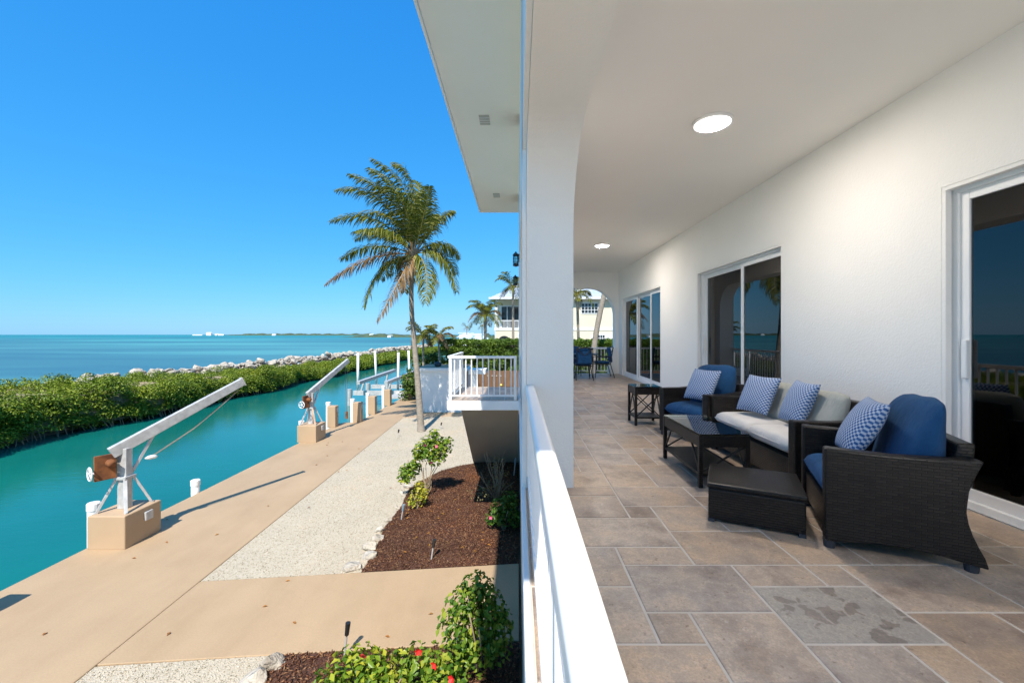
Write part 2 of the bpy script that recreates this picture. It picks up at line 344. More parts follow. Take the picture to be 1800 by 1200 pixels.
def npmesh(name, V, Fq, mat, parent=None):
    """V (n,3) array, Fq (m,k) array of equal-sided faces"""
    me = bpy.data.meshes.new(name); k = Fq.shape[1]
    me.vertices.add(len(V)); me.vertices.foreach_set('co', np.ascontiguousarray(V, dtype=np.float32).ravel())
    me.loops.add(Fq.size); me.loops.foreach_set('vertex_index', np.ascontiguousarray(Fq, dtype=np.int32).ravel())
    me.polygons.add(len(Fq)); me.polygons.foreach_set('loop_start', np.arange(0, Fq.size, k, dtype=np.int32))
    me.update(calc_edges=True)
    return link(name, me, mat, parent)
def tag(o, label=None, cat=None, group=None, kind=None):
    for k, v in (('label', label), ('category', cat), ('group', group), ('kind', kind)):
        if v: o[k] = v
    return o
def thing(name, label, cat, loc=(0, 0, 0), rz=0, group=None):
    o = bpy.data.objects.new(name, None); COL.objects.link(o); o.location = loc; o.rotation_euler = (0, 0, rz)
    o.empty_display_size = .2
    return tag(o, label, cat, group)
def struct(o, label, cat): return tag(o, label, cat, kind='structure')
def box(name, mat, parent, x0, x1, y0, y1, z0, z1, bevel=0):
    return MB().box(x0, x1, y0, y1, z0, z1).build(name, mat, parent, bevel=bevel)
def unit(a): return a / np.maximum(np.linalg.norm(a, axis=-1, keepdims=True), 1e-9)
def leaves(C, N, L, W, fold=.25):
    """leaf blades: centres C, facing N, length L, width W (arrays) -> verts, quad faces (two quads folded on the midrib)"""
    n = len(C); r = unit(rng.normal(size=(n, 3)))
    A = unit(np.cross(N, r)); B = np.cross(N, A)
    L = np.broadcast_to(L, (n,))[:, None]; W = np.broadcast_to(W, (n,))[:, None]
    base = C - A*L*.5; tip = C + A*L*.5 - N*L*.12; m = C + N*0
    l = C + B*W*.5 + N*W*fold; rr = C - B*W*.5 + N*W*fold
    V = np.stack([base, rr, tip, l], 1).reshape(-1, 3)
    i = np.arange(n)[:, None]*4
    T = np.concatenate([i + np.array([[0, 1, 2]]), i + np.array([[0, 2, 3]])], 1).reshape(-1, 3)
    return V, T
def blob_leaves(blobs, dens, L, jitter=.3, up=.35, lo=-.5, wr=.55):
    """leaves over ellipsoid clumps: blobs = (cx,cy,cz,rx,ry,rz)"""
    Cs, Ns = [], []
    for cx, cy, cz, rx, ry, rz in blobs:
        k = max(4, int(dens * (rx*ry + ry*rz + rx*rz) / 3 * 4 * math.pi))
        d = unit(rng.normal(size=(k*2, 3))); d = d[d[:, 2] > lo][:k]
        r = 1 - jitter * rng.random((len(d), 1)) ** 1.5
        Cs.append(np.array([cx, cy, cz]) + d * r * np.array([rx, ry, rz]))
        Ns.append(unit(d + np.array([0, 0, up]) + .55*rng.normal(size=d.shape)))
    C = np.concatenate(Cs); N = np.concatenate(Ns); ln = L * (.7 + .6*rng.random(len(C)))
    return leaves(C, N, ln, ln*wr)

# ================================================================== SETTING
W0 = -.75                                                     # water level
def pathx(y): return -5.49 - .028*(y - 7.2)                   # inner edge of the dock walk
sea = MB().add([(-30000,-3000,W0-.006),(30000,-3000,W0-.006),(30000,45000,W0-.006),(-30000,45000,W0-.006)], [(0,1,2,3)]).build('sea', 'sea')
struct(sea, 'blue and turquoise open sea reaching the horizon', 'sea')
canal = MB().add([(-26,-30,W0),(-7.6,-30,W0),(-7.6,135,W0),(-26,135,W0)], [(0,1,2,3)]).build('canal_water', 'canal')
struct(canal, 'calm teal canal water between dock and mangroves', 'canal')
g = MB().prism([(-8.55,-40),(20,-40),(20,30.5),(-7.7,30.5),(-7.7,20.6),(-8.55,20.6)], -2.2, -.06).build('ground', 'soil')
struct(g, 'bare lot ground under the paving and beds', 'ground')
g2 = MB().prism([(-7.7,30.53),(60,30.53),(60,75),(-3.6,75),(-5.5,40)], -2.2, -.03).build('neighbouring_ground', 'soil')
struct(g2, 'neighbouring lot ground beyond the hedge', 'ground')
# dock walk, with the step in the sea wall at the boat slip
pw = MB().prism([(-8.6,-40),(pathx(-40),-40),(pathx(21.4),21.4),(-1.5,22.2),(-1.5,30.4),(-7.8,30.4),(-7.8,20.4),(-8.6,20.1)], -2.3, 0).build('dock_walk', 'tan', bevel=.02)
struct(pw, 'tan coated concrete dock walk along the canal', 'walkway')
cw = MB().prism([(pathx(7.2)+.012,7.22),(.02,7.79),(.02,5.83),(pathx(5.4)+.012,5.40)], -.2, .0).build('cross_walk', 'tan', bevel=.01)
struct(cw, 'tan concrete walk leading from the dock to the house', 'walkway')
mul = [(-2.81,7.52),(-2.81,8.19),(-2.95,9.23),(-2.885,10.36),(-3.02,11.7),(-2.40,13.1),(-1.82,13.66),(-1.43,13.84)]
def sheet(name, poly, z, mat, label, cat):
    return struct(MB().prism(poly, z-.04, z).build(name, mat), label, cat)
grav = [(pathx(7.25)+.01,7.25)] + mul + [(-1.40,14.1),(.0,14.1),(.0,22.2),(-1.5,22.19),(pathx(21.4)+.01,21.39)]
sheet('gravel_bed', grav, -.012, 'gravel', 'white crushed shell gravel bed around the tall palm', 'gravel')
grav2 = [(pathx(-40)+.01,-40),(.02,-40),(.02,-1),(-3.3,-1),(-3.26,5.15),(-3.14,5.58),(pathx(5.38)+.01,5.38)]  # run on unseen behind the bed to bounce light onto soffit and column
sheet('gravel_bed', grav2, -.012, 'gravel', 'white gravel beside the near flower bed extended out of view to bounce light', 'gravel')
mulch1 = mul[:1] + [(.02,7.8),(.02,14.1),(-1.40,14.1)] + mul[:0:-1]
def mound(name, poly, zc, label):
    # mulch surface, gently raised towards the middle
    me = bpy.data.meshes.new(name); bm = bmesh.new()
    vs = [bm.verts.new((x, y, -.008)) for x, y in poly]; bm.faces.new(vs)
    bmesh.ops.triangulate(bm, faces=bm.faces); bmesh.ops.subdivide_edges(bm, edges=bm.edges, cuts=5, use_grid_fill=True)
    P = [Vector(p) for p in poly]
    for v in bm.verts:
        d = min((Vector((v.co.x, v.co.y)) - (a + (b-a)*max(0, min(1, (Vector((v.co.x, v.co.y))-a).dot(b-a)/(b-a).length_squared)))).length for a, b in zip(P, P[1:]+P[:1]))
        v.co.z = -.008 + zc*min(1, d/.5) + random.uniform(0, .012)*min(1, d/.2)
    bmesh.ops.recalc_face_normals(bm, faces=bm.faces); bm.to_mesh(me); bm.free()
    return struct(link(name, me, 'mulch', smooth=True), label, 'mulch')
mound('mulch_bed', mulch1, .06, 'dark brown bark mulch bed below the balcony')
mulch2 = [(-3.27,-.97),(.02,-.97),(.02,5.80),(-3.10,5.58),(-3.22,5.15)]
mound('mulch_bed', mulch2, .06, 'dark brown bark mulch bed with red hibiscus')

def inside(P, poly):
    x, y = P[:, 0], P[:, 1]; c = np.zeros(len(P), bool)
    for (x0, y0), (x1, y1) in zip(poly, poly[1:]+poly[:1]):
        if y0 != y1: c ^= ((y0 > y) != (y1 > y)) & (x < (x1-x0)*(y-y0)/(y1-y0)+x0)
    return c
def scatter(poly, n, ylim=None):
    a = np.array(poly); P = rng.random((n, 2))*(a.max(0)-a.min(0))+a.min(0)
    return P[inside(P, poly)]
def mound_z(P, poly, zc):
    d = np.full(len(P), 9.)
    for a, b in zip(poly, poly[1:]+poly[:1]):
        a, b = np.array(a), np.array(b); t = np.clip(((P-a)@(b-a))/((b-a)@(b-a)), 0, 1)
        d = np.minimum(d, np.linalg.norm(P-(a+t[:, None]*(b-a)), axis=1))
    return -.002+zc*np.minimum(1, d/.5)+.006
def bits(name, P, z, size, aspect, mat, label, cat):
    """small octahedral bits lying on the ground"""
    n = len(P); s = size*(.5+rng.random(n)); an = rng.random(n)*6.283
    a = np.stack([np.cos(an), np.sin(an), .3*rng.normal(size=n)], 1)*(s*aspect)[:, None]; b = np.stack([-np.sin(an), np.cos(an), .3*rng.normal(size=n)], 1)*s[:, None]
    c = np.zeros((n, 3)); c[:, 2] = s*.6; C = np.column_stack([P, np.zeros(n)+z+s*.2])
    V = np.stack([C+a, C+b, C-a, C-b, C+c, C-c], 1).reshape(-1, 3); i = np.arange(n)[:, None]*6
    T = np.concatenate([i+np.array([t]) for t in ((0,1,4),(1,2,4),(2,3,4),(3,0,4),(1,0,5),(2,1,5),(3,2,5),(0,3,5))], 1).reshape(-1, 3)
    return tag(npmesh(name, V, T, mat), label, cat, kind='stuff')
bits('loose_gravel', np.concatenate([scatter(grav, 70000), scatter([(pathx(2)+.01, 2), (-3.28, 2)] + grav2[4:], 9000)]), -.012, .0085, 1.3, 'pebble', 'loose white shell pebbles over the gravel beds', 'gravel')
Pa, Pb = scatter(mulch1, 30000), scatter(mulch2, 26000); Pb = Pb[Pb[:, 1] > 1]
Pm = np.concatenate([Pa, Pb]); Zm = np.concatenate([mound_z(Pa, mulch1, .06), mound_z(Pb, mulch2, .06)])
bits('mulch_chips', Pm, Zm, .008, 3.6, 'mulchchip', 'loose bark chips over both mulch beds', 'mulch')
Pl = np.concatenate([scatter(grav, 30), scatter(mulch1, 60), scatter([(-8.4,3),(-5.6,3),(-5.8,18),(-8.4,18)], 14), scatter([(-5.3,5.6),(-.3,5.9),(-.3,7.6),(-5.3,7.1)], 9)])
Lv, Lt = leaves(np.column_stack([Pl, np.where((Pl[:, 0] > -3) & (Pl[:, 1] > 7.9), .075, .012)]), np.tile([0, 0, 1.], (len(Pl), 1)), .08, .04, .2)
tag(npmesh('fallen_leaves', Lv, Lt, 'deadleaf'), 'scattered dry orange leaves on paving and beds', 'leaves', kind='stuff')

# spit with mangroves and the rock breakwater
sp = MB()
ys = np.linspace(4, 140, 35)
prof = [(-34.5,-1.6),(-31.5,-.5),(-29,.35),(-26.5,.35),(-23.6,-.3),(-22.9,-1.4)]
vs = [(x+.25*math.sin(y*.7+x), y, z) for y in ys for x, z in prof]; k = len(prof)
sp.add(vs, [(i*k+j, i*k+j+1, (i+1)*k+j+1, (i+1)*k+j) for i in range(len(ys)-1) for j in range(k-1)])
struct(sp.build('spit_ground', 'soil', smooth=True), 'low soil spit between canal and sea', 'shore')
def mang_h(y): return float(np.interp(y, [0, 22, 30, 45, 70, 140], [2.5, 2.4, 2.05, 1.5, 1.35, 1.2]))
blobs_near, blobs_far = [], []
for i in range(2800):
    y = 8 + (i/2800)**1.3*124; h = mang_h(y) * random.uniform(.86, 1.08) + .28*math.sin(y*.9)+.18*math.sin(y*2.3)
    t = random.random(); wid = float(np.interp(y, [0, 24, 34, 140], [9.0, 7.0, 3.9, 3.5]))
    if t < .42: x = -22.0 - random.random()*.8 + .45*math.sin(y*.55); z = W0 + .22 + random.random()*(h-.45)
    else: x = -22.5 - random.random()*wid; z = W0 + h - .35 - .25*random.random()
    r = random.uniform(.26, .74); (blobs_near if y < 50 else blobs_far).append((x, y, z, r, r*1.15, r*.8))
V1, T1 = blob_leaves(blobs_near, 62, .115, .45, .5, -.35); V2, T2 = blob_leaves(blobs_far, 26, .19, .4, .5, -.2)
mg = npmesh('mangrove_thicket', np.concatenate([V1, V2]), np.concatenate([T1, T2+len(V1)]), 'mangrove')
tag(mg, 'dense green mangrove thicket along the far canal bank', 'mangroves', kind='stuff')
core = MB(); ys = np.arange(7.5, 133, .75); vs = []
for y in ys:
    h = mang_h(y) - .45 + .15*math.sin(y*1.9); wid = float(np.interp(y, [0, 24, 34, 140], [9.0, 7.0, 3.9, 3.5]))
    o = .45*math.sin(y*.55)
    for x, z in ((-22.75+o,W0+.25),(-22.45+o,W0+h*.45),(-22.7+o,W0+h*.85),(-23.5,W0+h),(-22.4-wid,W0+h),(-22.7-wid,W0+.3)):
        vs.append((x+random.uniform(-.15,.15), y, z+random.uniform(-.12,.12)))
core.add(vs, [(i*6+j, i*6+j+1, (i+1)*6+j+1, (i+1)*6+j) for i in range(len(ys)-1) for j in range(5)])
for y in np.arange(10, 100, .22):                              # prop roots standing in the water
    x = -22.35 + .45*math.sin(y*.55) + random.uniform(-.25, .2)
    core.tube([(x-.25,y,W0+.75),(x-.05,y+random.uniform(-.1,.1),W0+.4),(x+.12,y+random.uniform(-.2,.2),W0-.1)], .018, 4, False)
cr = core.build('mangrove_branches', 'branch', mg)
cr['kind'] = 'stuff'

# rock breakwater
bw = thing('rock_breakwater', 'long pale limestone boulder breakwater behind the mangroves', 'breakwater', (0, 0, 0))
rockm = []
for q in range(7):
    bm = bmesh.new(); bmesh.ops.create_icosphere(bm, subdivisions=2, radius=.55)
    sc = Vector((random.uniform(.9, 1.35), random.uniform(.8, 1.2), random.uniform(.6, .85)))
    pl = [(Vector((random.gauss(0, 1), random.gauss(0, 1), random.gauss(0, 1))).normalized(), random.uniform(.24, .42)) for _ in range(12)]
    for v in bm.verts:
        for n_, d_ in pl:
            e = v.co.dot(n_) - d_
            if e > 0: v.co -= n_*e*.9
        v.co = Vector((v.co.x*sc.x, v.co.y*sc.y, v.co.z*sc.z)) + Vector([random.uniform(-.018, .018) for _ in range(3)])
    me = bpy.data.meshes.new('rock'); bm.to_mesh(me); bm.free(); me.materials.append(MT['limestone']); rockm.append(me)
def rock(parent, x, y, z, s):
    o = bpy.data.objects.new('rock', random.choice(rockm)); COL.objects.link(o); o.parent = parent
    o.location = (x, y, z); o.scale = [s*random.uniform(.85, 1.15) for _ in range(3)]
    o.rotation_euler = (random.uniform(-.5, .5), random.uniform(-.5, .5), random.uniform(0, 6.28)); return o
def rock_spot(y):
    t = random.random(); x = -28.0 - 3.0*t + random.uniform(-.3, .3)
    return x, W0 + float(np.interp(t, [0, .25, .6, 1], [1.35, 1.85, 1.35, .3])) * float(np.interp(y, [24, 34, 140], [1.15, 1.08, .9])) + random.uniform(-.15, .2)
for i in range(296):
    y = 25 + 70*(i/296)**1.05; x, z = rock_spot(y)
    rock(bw, x, y, z, random.uniform(.8, 1.25) if random.random() < .7 else random.uniform(.45, .75))
rv, rf_ = [], []
for i in range(900):                                           # the farther and smaller stones
    y = random.uniform(24, 100) if i < 380 else random.uniform(95, 140); x, z = rock_spot(y); z -= .1 if i < 380 else 0
    sc_ = random.uniform(.3, .6) if i < 380 else random.uniform(.6, 1.2); me = random.choice(rockm); o_ = len(rv)
    mt = Matrix.Translation((x, y, z)) @ Matrix.Rotation(random.uniform(0, 6.28), 4, 'Z') @ Matrix.Rotation(random.uniform(-.5, .5), 4, 'X') @ Matrix.Scale(sc_, 4)
    rv += [tuple(mt @ v.co) for v in me.vertices]; rf_ += [tuple(o_+q for q in p.vertices) for p in me.polygons]
tag(npmesh('rubble', np.array(rv), np.array(rf_), 'limestone', bw), kind='stuff')

# ================================================================== HOUSE
house = thing('house', 'white stucco house with arched porch and broad overhanging soffit', 'house', (0, 0, 0))
CZ, WX, END = EYE+2.11, 3.41, 14.1                           # ceiling, house wall, end wall
DT = FL + 2.5
doors = [(-1.4, 3.37), (5.40, 7.97), (10.0, 13.7)]
wl = MB(); y = -2.3
for a, b in doors:
    wl.box(WX, WX+.22, y, a, FL-.1, CZ+.3); wl.box(WX, WX+.22, a, b, DT, CZ+.3); y = b
wl.box(WX, WX+.22, y, END+.4, FL-.1, CZ+.3)
wl.build('wall', 'stucco', house)
box('ceiling', 'ceiling', house, .30, WX+.02, -2.3, END+.2, CZ, CZ+.12)
# arcade wall along the porch edge, openings with rounded upper corners
OT, RR = EYE+1.57, .72
piers = [(-2.3,-1.75), (3.61, 4.05), (8.75, 9.19), (13.75, 14.5)]
def arch_band(x0, x1, zt, ob):
    m = MB()
    for a, b in piers: m.box(x0, x1, a, b, FL-.02, OT-RR)
    m.box(x0, x1, piers[0][0], piers[-1][1], OT, zt)
    for (a0, a1), (b0, b1) in zip(piers, piers[1:]):
        for yy, sg in ((a1, 1), (b0, -1)):                     # spandrels
            n = 14; pr = [(yy - sg*.0, OT-RR)] + [(yy + sg*RR*(1-math.cos(R(90)*i/n)), OT-RR+RR*math.sin(R(90)*i/n)) for i in range(n+1)]
            pr = pr[1:] + [(yy, OT)]
            m.prism(pr, x0, x1, 'x')
        for yy0, yy1 in ((a0, a1), (b0, b1)): pass
    for a, b in piers: m.box(x0, x1, a, b, OT-RR, OT)
    return m
arch_band(.075, .48, CZ+.3, 0).build('arcade_wall', 'stucco', house)
m = MB()
for a, b in piers: m.box(.04, .073, a-.008, b+.008, FL-.02, EYE+4.6)
m.box(.04, .073, -2.3, 14.5, OT+.02, EYE+4.6)
m.build('outer_wall_band', 'stucco', house)
box('upper_wall', 'stucco', house, .075, .3, -2.3, 14.5, CZ+.3, EYE+4.6)
box('lower_wall', 'tanwall', house, .06, .35, -2.3, 14.5, -.05, FL-.22)
box('porch_slab', 'white', house, .03, WX+.3, -2.3, 14.5, FL-.22, FL-.03)
box('slab_edging', 'white', house, .03, .066, -2.3, 14.5, FL-.028, FL+.012, .006)
# end wall with arch
x0, x1 = .485, WX-.002
ea = MB(); ax0, ax1 = .75, 3.28; n = 14
ea.box(x0, ax0, END, END+.35, FL-.02, OT); ea.box(ax1, x1, END, END+.35, FL-.02, OT); ea.box(x0, x1, END, END+.35, OT, CZ-.002)
for xx, sg in ((ax0, 1), (ax1, -1)):
    pr = [(xx + sg*RR*1.15*(1-math.cos(R(90)*i/n)), OT-RR*1.3+RR*1.3*math.sin(R(90)*i/n)) for i in range(n+1)] + [(xx, OT)]
    ea.prism(pr, END, END+.35, 'y')
ea.build('end_wall', 'stucco', house)
box('rail_pier', 'stucco', house, 3.08, 3.27, END-.08, END+.30, FL-.02, FL+.88)
# roof with soffit
box('soffit', 'soffit', house, -1.385, .35, -2.33, 15.67, EYE+4.6, EYE+4.72)
MB().box(-1.43, -1.388, -2.37, 15.71, EYE+4.57, EYE+4.85).box(-1.388, .35, 15.67, 15.71, EYE+4.57, EYE+4.85).build('fascia', 'white', house)
rf = MB().add([(-1.43,-2.37,EYE+4.86),(9,-2.37,EYE+4.86),(9,15.71,EYE+4.86),(-1.43,15.71,EYE+4.86),(3.8,3,EYE+7),(3.8,10.5,EYE+7)], [(0,1,4),(1,2,5,4),(2,3,5),(3,0,4,5),(0,3,2,1)])
rf.build('roof', 'roofmetal', house)
for yy in (8.98, 13.85):
    px = {8.98: -.71, 13.85: -.70}[yy]
    v = box('soffit_vent', 'vent', house, px-.11, px+.11, yy-.2, yy+.2, EYE+4.592, EYE+4.602)
    for kx in range(3): box('vent_bar', 'shutter', v, px-.11, px+.11, yy-.2+.1*(kx+1)-.008, yy-.2+.1*(kx+1)+.008, EYE+4.586, EYE+4.594)
# interior room behind the doors
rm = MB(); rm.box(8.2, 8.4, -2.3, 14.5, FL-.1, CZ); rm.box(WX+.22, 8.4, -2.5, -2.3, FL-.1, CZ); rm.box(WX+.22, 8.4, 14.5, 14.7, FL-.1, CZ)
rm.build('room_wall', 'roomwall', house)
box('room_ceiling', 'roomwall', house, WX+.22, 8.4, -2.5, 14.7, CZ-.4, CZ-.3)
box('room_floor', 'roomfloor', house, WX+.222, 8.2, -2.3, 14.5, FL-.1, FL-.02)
# added unseen slab past the roof end, bouncing sunlight into the porch
tr_ = MB().box(.03, 8.4, -11, -2.302, FL-.22, FL-.012).build('bounce_terrace', 'bounce_terrace'); struct(tr_, 'added unseen pale slab past the roof end bouncing sunlight into the porch', 'bounce_terrace')
box('terrace_wall', 'stucco', house, WX+.22, 8.6, -2.72, -2.51, FL-.1, EYE+4.6)
# sliding doors
def door(a, b, splits, handles):
    d = bpy.data.objects.new('sliding_door', None); COL.objects.link(d); d.parent = house; d.location = (WX+.07, a, FL)
    w = b - a; H = DT - FL
    fr = MB(); fr.box(0,.12,0,.06,.0,H).box(0,.12,w-.06,w,.0,H).box(-.002,.12,0,w,H-.06,H).box(-.01,.125,0,w,-.02,.045)
    fr.build('frame', 'white', d, bevel=.006)
    tr = MB(); tr.box(-.066,-.02,.001,.03,0,H-.032).box(-.066,-.02,w-.03,w-.001,0,H-.032).box(-.066,-.02,.001,w-.001,H-.031,H-.001); tr.build('reveal_trim', 'stucco', d)
    ed = [.06] + splits + [w-.06]
    for i, (p, q) in enumerate(zip(ed, ed[1:])):
        o = .02 + .045*(i % 2); st = .065
        sash = MB(); sash.box(o,o+.04,p,p+st,.045,H-.06).box(o,o+.04,q-st,q,.045,H-.06).box(o,o+.04,p+st,q-st,.045,.13).box(o,o+.04,p+st,q-st,H-.13,H-.06)
        sash.build('sash', 'white', d, bevel=.005)
        MB().box(o+.016,o+.022,p+st-.005,q-st+.005,.125,H-.125).build('pane', 'glass', d)
    for hy in handles: MB().box(-.012,.02,hy-.02,hy+.02,.98,1.28).build('handle', 'white', d, bevel=.008)
    return d
door(*doors[0], [1.6, 3.2], [4.66])
door(*doors[1], [1.17], [2.47])
door(*doors[2], [1.06, 2.27], [3.6])

# porch floor: French-pattern travertine, every slab a piece
pf = MB().box(.066, WX, -2.3, 14.4, FL-.029, FL-.0035).build('porch_floor', 'grout')
struct(pf, 'porch floor of mixed size brown travertine tiles with pale grout', 'floor')
U = .2055; GX, GY = 1.225, 1.79
I0, I1, J0, J1 = -6, 11, -9, 61
occ = {}; tiles = []
def put(i, j, w, h, mat='tile'):
    for a in range(i, i+w):
        for b in range(j, j+h): occ[a, b] = 1
    tiles.append((i, j, w, h, mat))
put(0, 0, 3, 2, 'tilespeck'); put(-3, 1, 3, 2); put(-2, -1, 2, 2); put(0, 2, 2, 1); put(2, 2, 1, 1); put(3, 1, 3, 2); put(0, -2, 2, 2); put(-3, 3, 2, 1); put(-1, 3, 3, 2); put(3, -2, 2, 3)
sizes = [(3,2), (3,2), (2,3), (2,2), (2,2), (2,1), (2,1), (1,2), (1,1)]
for j in range(J0, J1):
    for i in range(I0, I1):
        if (i, j) in occ: continue
        ch = sizes[:]; random.shuffle(ch)
        for w, h in ch + [(1, 1)]:
            if i+w <= I1 and j+h <= J1 and all((a, b) not in occ for a in range(i, i+w) for b in range(j, j+h)): put(i, j, w, h); break
tiles.sort(key=lambda t: abs(t[1]+t[3]/2+1))
far = MB(); cache = {}; cnt = 0; G = .0065
for i, j, w, h, mat in tiles:
    xa, xb, ya, yb = max(GX+i*U, .068), min(GX+(i+w)*U, WX-.002), GY+j*U, GY+(j+h)*U
    if xb - xa < .03: continue
    xa += G; xb -= G; ya += G; yb -= G; dz = random.uniform(-.0008, .0008)
    if cnt < 298:
        key = (round(xb-xa, 4), round(yb-ya, 4), mat)
        if key not in cache:
            W_, H_ = (xb-xa)/2, (yb-ya)/2; e = .004; me = bpy.data.meshes.new('tile')
            vs = [(sx*W_, sy*H_, z) for z in (-.012, 0-.003) for sx, sy in ((-1,-1),(1,-1),(1,1),(-1,1))] + [(sx*(W_-e), sy*(H_-e), 0) for sx, sy in ((-1,-1),(1,-1),(1,1),(-1,1))]
            fs = [(8,9,10,11)] + [(a+r*4, (a+1) % 4+r*4, (a+1) % 4+r*4+4, a+r*4+4) for r in (0, 1) for a in range(4)]
            me.from_pydata(vs, [], fs); me.materials.append(MT[mat]); cache[key] = me
        o = bpy.data.objects.new('tile', cache[key]); COL.objects.link(o); o.parent = pf; o.location = ((xa+xb)/2, (ya+yb)/2, FL+dz); cnt += 1
    else: far.box(xa, xb, ya, yb, FL-.012, FL+dz)
if far.v: tag(far.build('far_tiles', 'tile', pf), kind='stuff')

# balcony and stair
bal = thing('balcony', 'white balcony slab projecting from the porch toward the dock', 'balcony', (0, 0, 0))
box('slab', 'white', bal, -1.42, .028, 8.42, 10.5, FL-.2, FL-.012, .008)
for i in range(5):
    for j in range(5):
        box('tile', 'tile', bal, -1.40+i*.284, -1.40+(i+1)*.284-.008, 8.44+j*.41, 8.44+(j+1)*.41-.008, FL-.02, FL-.002)
st = thing('outside_stair', 'tan stair descending from the balcony to the gravel', 'stair', (0, 0, 0))
pr = [(10.52, FL-.2)]; NS = 16
pts = [(10.52, FL-.02)]
for i in range(NS):
    yy = 10.52 + 3.5*(i+1)/NS; pts += [(yy, FL-.02-(FL-.02)*i/NS), (yy, FL-.02-(FL-.02)*(i+1)/NS)]
pts = pts + [(13.9, 0.0), (10.52, FL-.36)]
MB().prism(pts, -1.47, .02, 'x').build('flight', 'tanwall', st)

def railing(name, label, p, q, posts, height=.89, top=.075, n=None, z0=FL, group=None, toph=.05, round_=False):
    r = thing(name, label, 'railing', (p[0], p[1], z0), group=group)
    dx, dy = q[0]-p[0], q[1]-p[1]; L = math.hypot(dx, dy); r.rotation_euler = (0, 0, math.atan2(dy, dx))
    if round_:
        pr = [(top/2*math.copysign(abs(math.cos(a))**.55, math.cos(a)), height-.022+.022*math.sin(a)**.8) for a in np.linspace(0, math.pi, 17)] + [(-top/2, height-.055), (-top/2+.012, height-.062), (top/2-.012, height-.062), (top/2, height-.055)]
        MB().prism(pr, 0, L, 'x').build('top_rail', 'white', r, smooth=False)
    else: box('top_rail', 'white', r, 0, L, -top/2, top/2, height-toph, height, .006)
    box('bottom_rail', 'white', r, 0, L, -.02, .02, .07, .105, .004)
    n = n or int(L/.115)
    me = None
    for i in range(1, n):
        x = L*i/n
        if me is None: o = box('baluster', 'white', r, -.011, .011, -.011, .011, .105, height-toph-.003); me = o.data
        else: o = bpy.data.objects.new('baluster', me); COL.objects.link(o); o.parent = r
        o.location = (x, 0, 0)
    for x in posts: box('post', 'white', r, x-.028, x+.028, -.0275, .0275, 0, height-toph-.002, .004)
    return r
railing('porch_railing', 'thick white rounded porch handrail meeting the stucco pier', (.105, -1.74), (.105, 3.60), [.03, 2.65], round_=True, toph=.06)
railing('porch_railing', 'white porch railing beyond the first stucco pier', (.105, 4.06), (.105, 8.74), [.03, 4.6], round_=True, toph=.06)
railing('porch_railing', 'white porch railing before the last stucco pier', (.105, 10.55), (.105, 13.74), [.03, 3.1], round_=True, toph=.06)
railing('porch_railing', 'white porch railing across the end arch behind the dining set', (.76, END+.15), (3.07, END+.15), [.03], round_=True, toph=.06)
railing('porch_railing', 'white railing along the added sunlit slab past the roof end', (.105, -10.9), (.105, -2.31), [.03, 4.2], round_=True, toph=.06)
railing('balcony_railing', 'white front railing of the projecting balcony', (-1.39, 8.46), (-.02, 8.46), [.03, 1.34], n=12)
railing('balcony_railing', 'white side railing of the balcony above the stair', (-1.39, 8.52), (-1.39, 10.48), [1.93], n=17)

# ceiling lights and lanterns
for i, (x, y) in enumerate(((1.93, 4.15), (1.98, 9.83), (1.95, -.9))):  # third light is out of view, added to brighten the porch
    t = thing('ceiling_light', ['lit round flush light on the porch ceiling above the sofa', 'lit round flush light on the porch ceiling near the dining set', 'added round flush light out of view on the ceiling brightening the porch'][i], 'light', (x, y, CZ), group='round porch ceiling lights')
    MB().lathe([(.188, -.001), (.188, -.028), (.178, -.0315), (.172, -.028)], n=40).build('rim', 'white', t, True)
    MB().lathe([(.142, -.0372), (.10, -.040), (.01, -.042)], n=40).build('diffuser', 'lamp', t, True)
    pr = [(.170, -.012), (.168, -.031), (.155, -.035), (.1425, -.0372)]; n_ = 40
    MB().add([(r*math.cos(2*math.pi*k/n_), r*math.sin(2*math.pi*k/n_), z) for r, z in pr for k in range(n_)], [(q*n_+k, q*n_+(k+1) % n_, (q+1)*n_+(k+1) % n_, (q+1)*n_+k) for q in range(3) for k in range(n_)]).build('diffuser_edge', 'lamp_edge', t, True)
for i, y in enumerate((10.0, 13.9)):
    t = thing('wall_lantern', ['black caged lantern on the outer wall above the balcony', 'black caged lantern on the outer wall at the far pier'][i], 'lantern', (-.045-.035*i, y, EYE+1.62))
    g_ = MB().lathe([(.058, .05), (.06, .26)], n=14).build('glass', 'tableglass', t, True)
    m = MB().lathe([(.02, 0), (.07, .02), (.07, .045), (.05, .05)], n=14); m.lathe([(.065, .26), (.075, .265), (.075, .29), (.03, .33), (.012, .36)], n=14)
    for kx in range(8):
        a = kx*math.pi/4; m.beam((.066*math.cos(a), .066*math.sin(a), .03), (.066*math.cos(a), .066*math.sin(a), .28), .008, .008)
    for z in (.12, .19): m.tube([(.067*math.cos(a), .067*math.sin(a), z) for a in np.linspace(0, 6.283, 17)], .005, 5)
    m.build('cage', 'black', t)
    MB().box(.07, .085, -.05, .05, .12, .3).beam((.0, 0, .34), (.08, 0, .27), .015, .015).build('bracket', 'black', t)

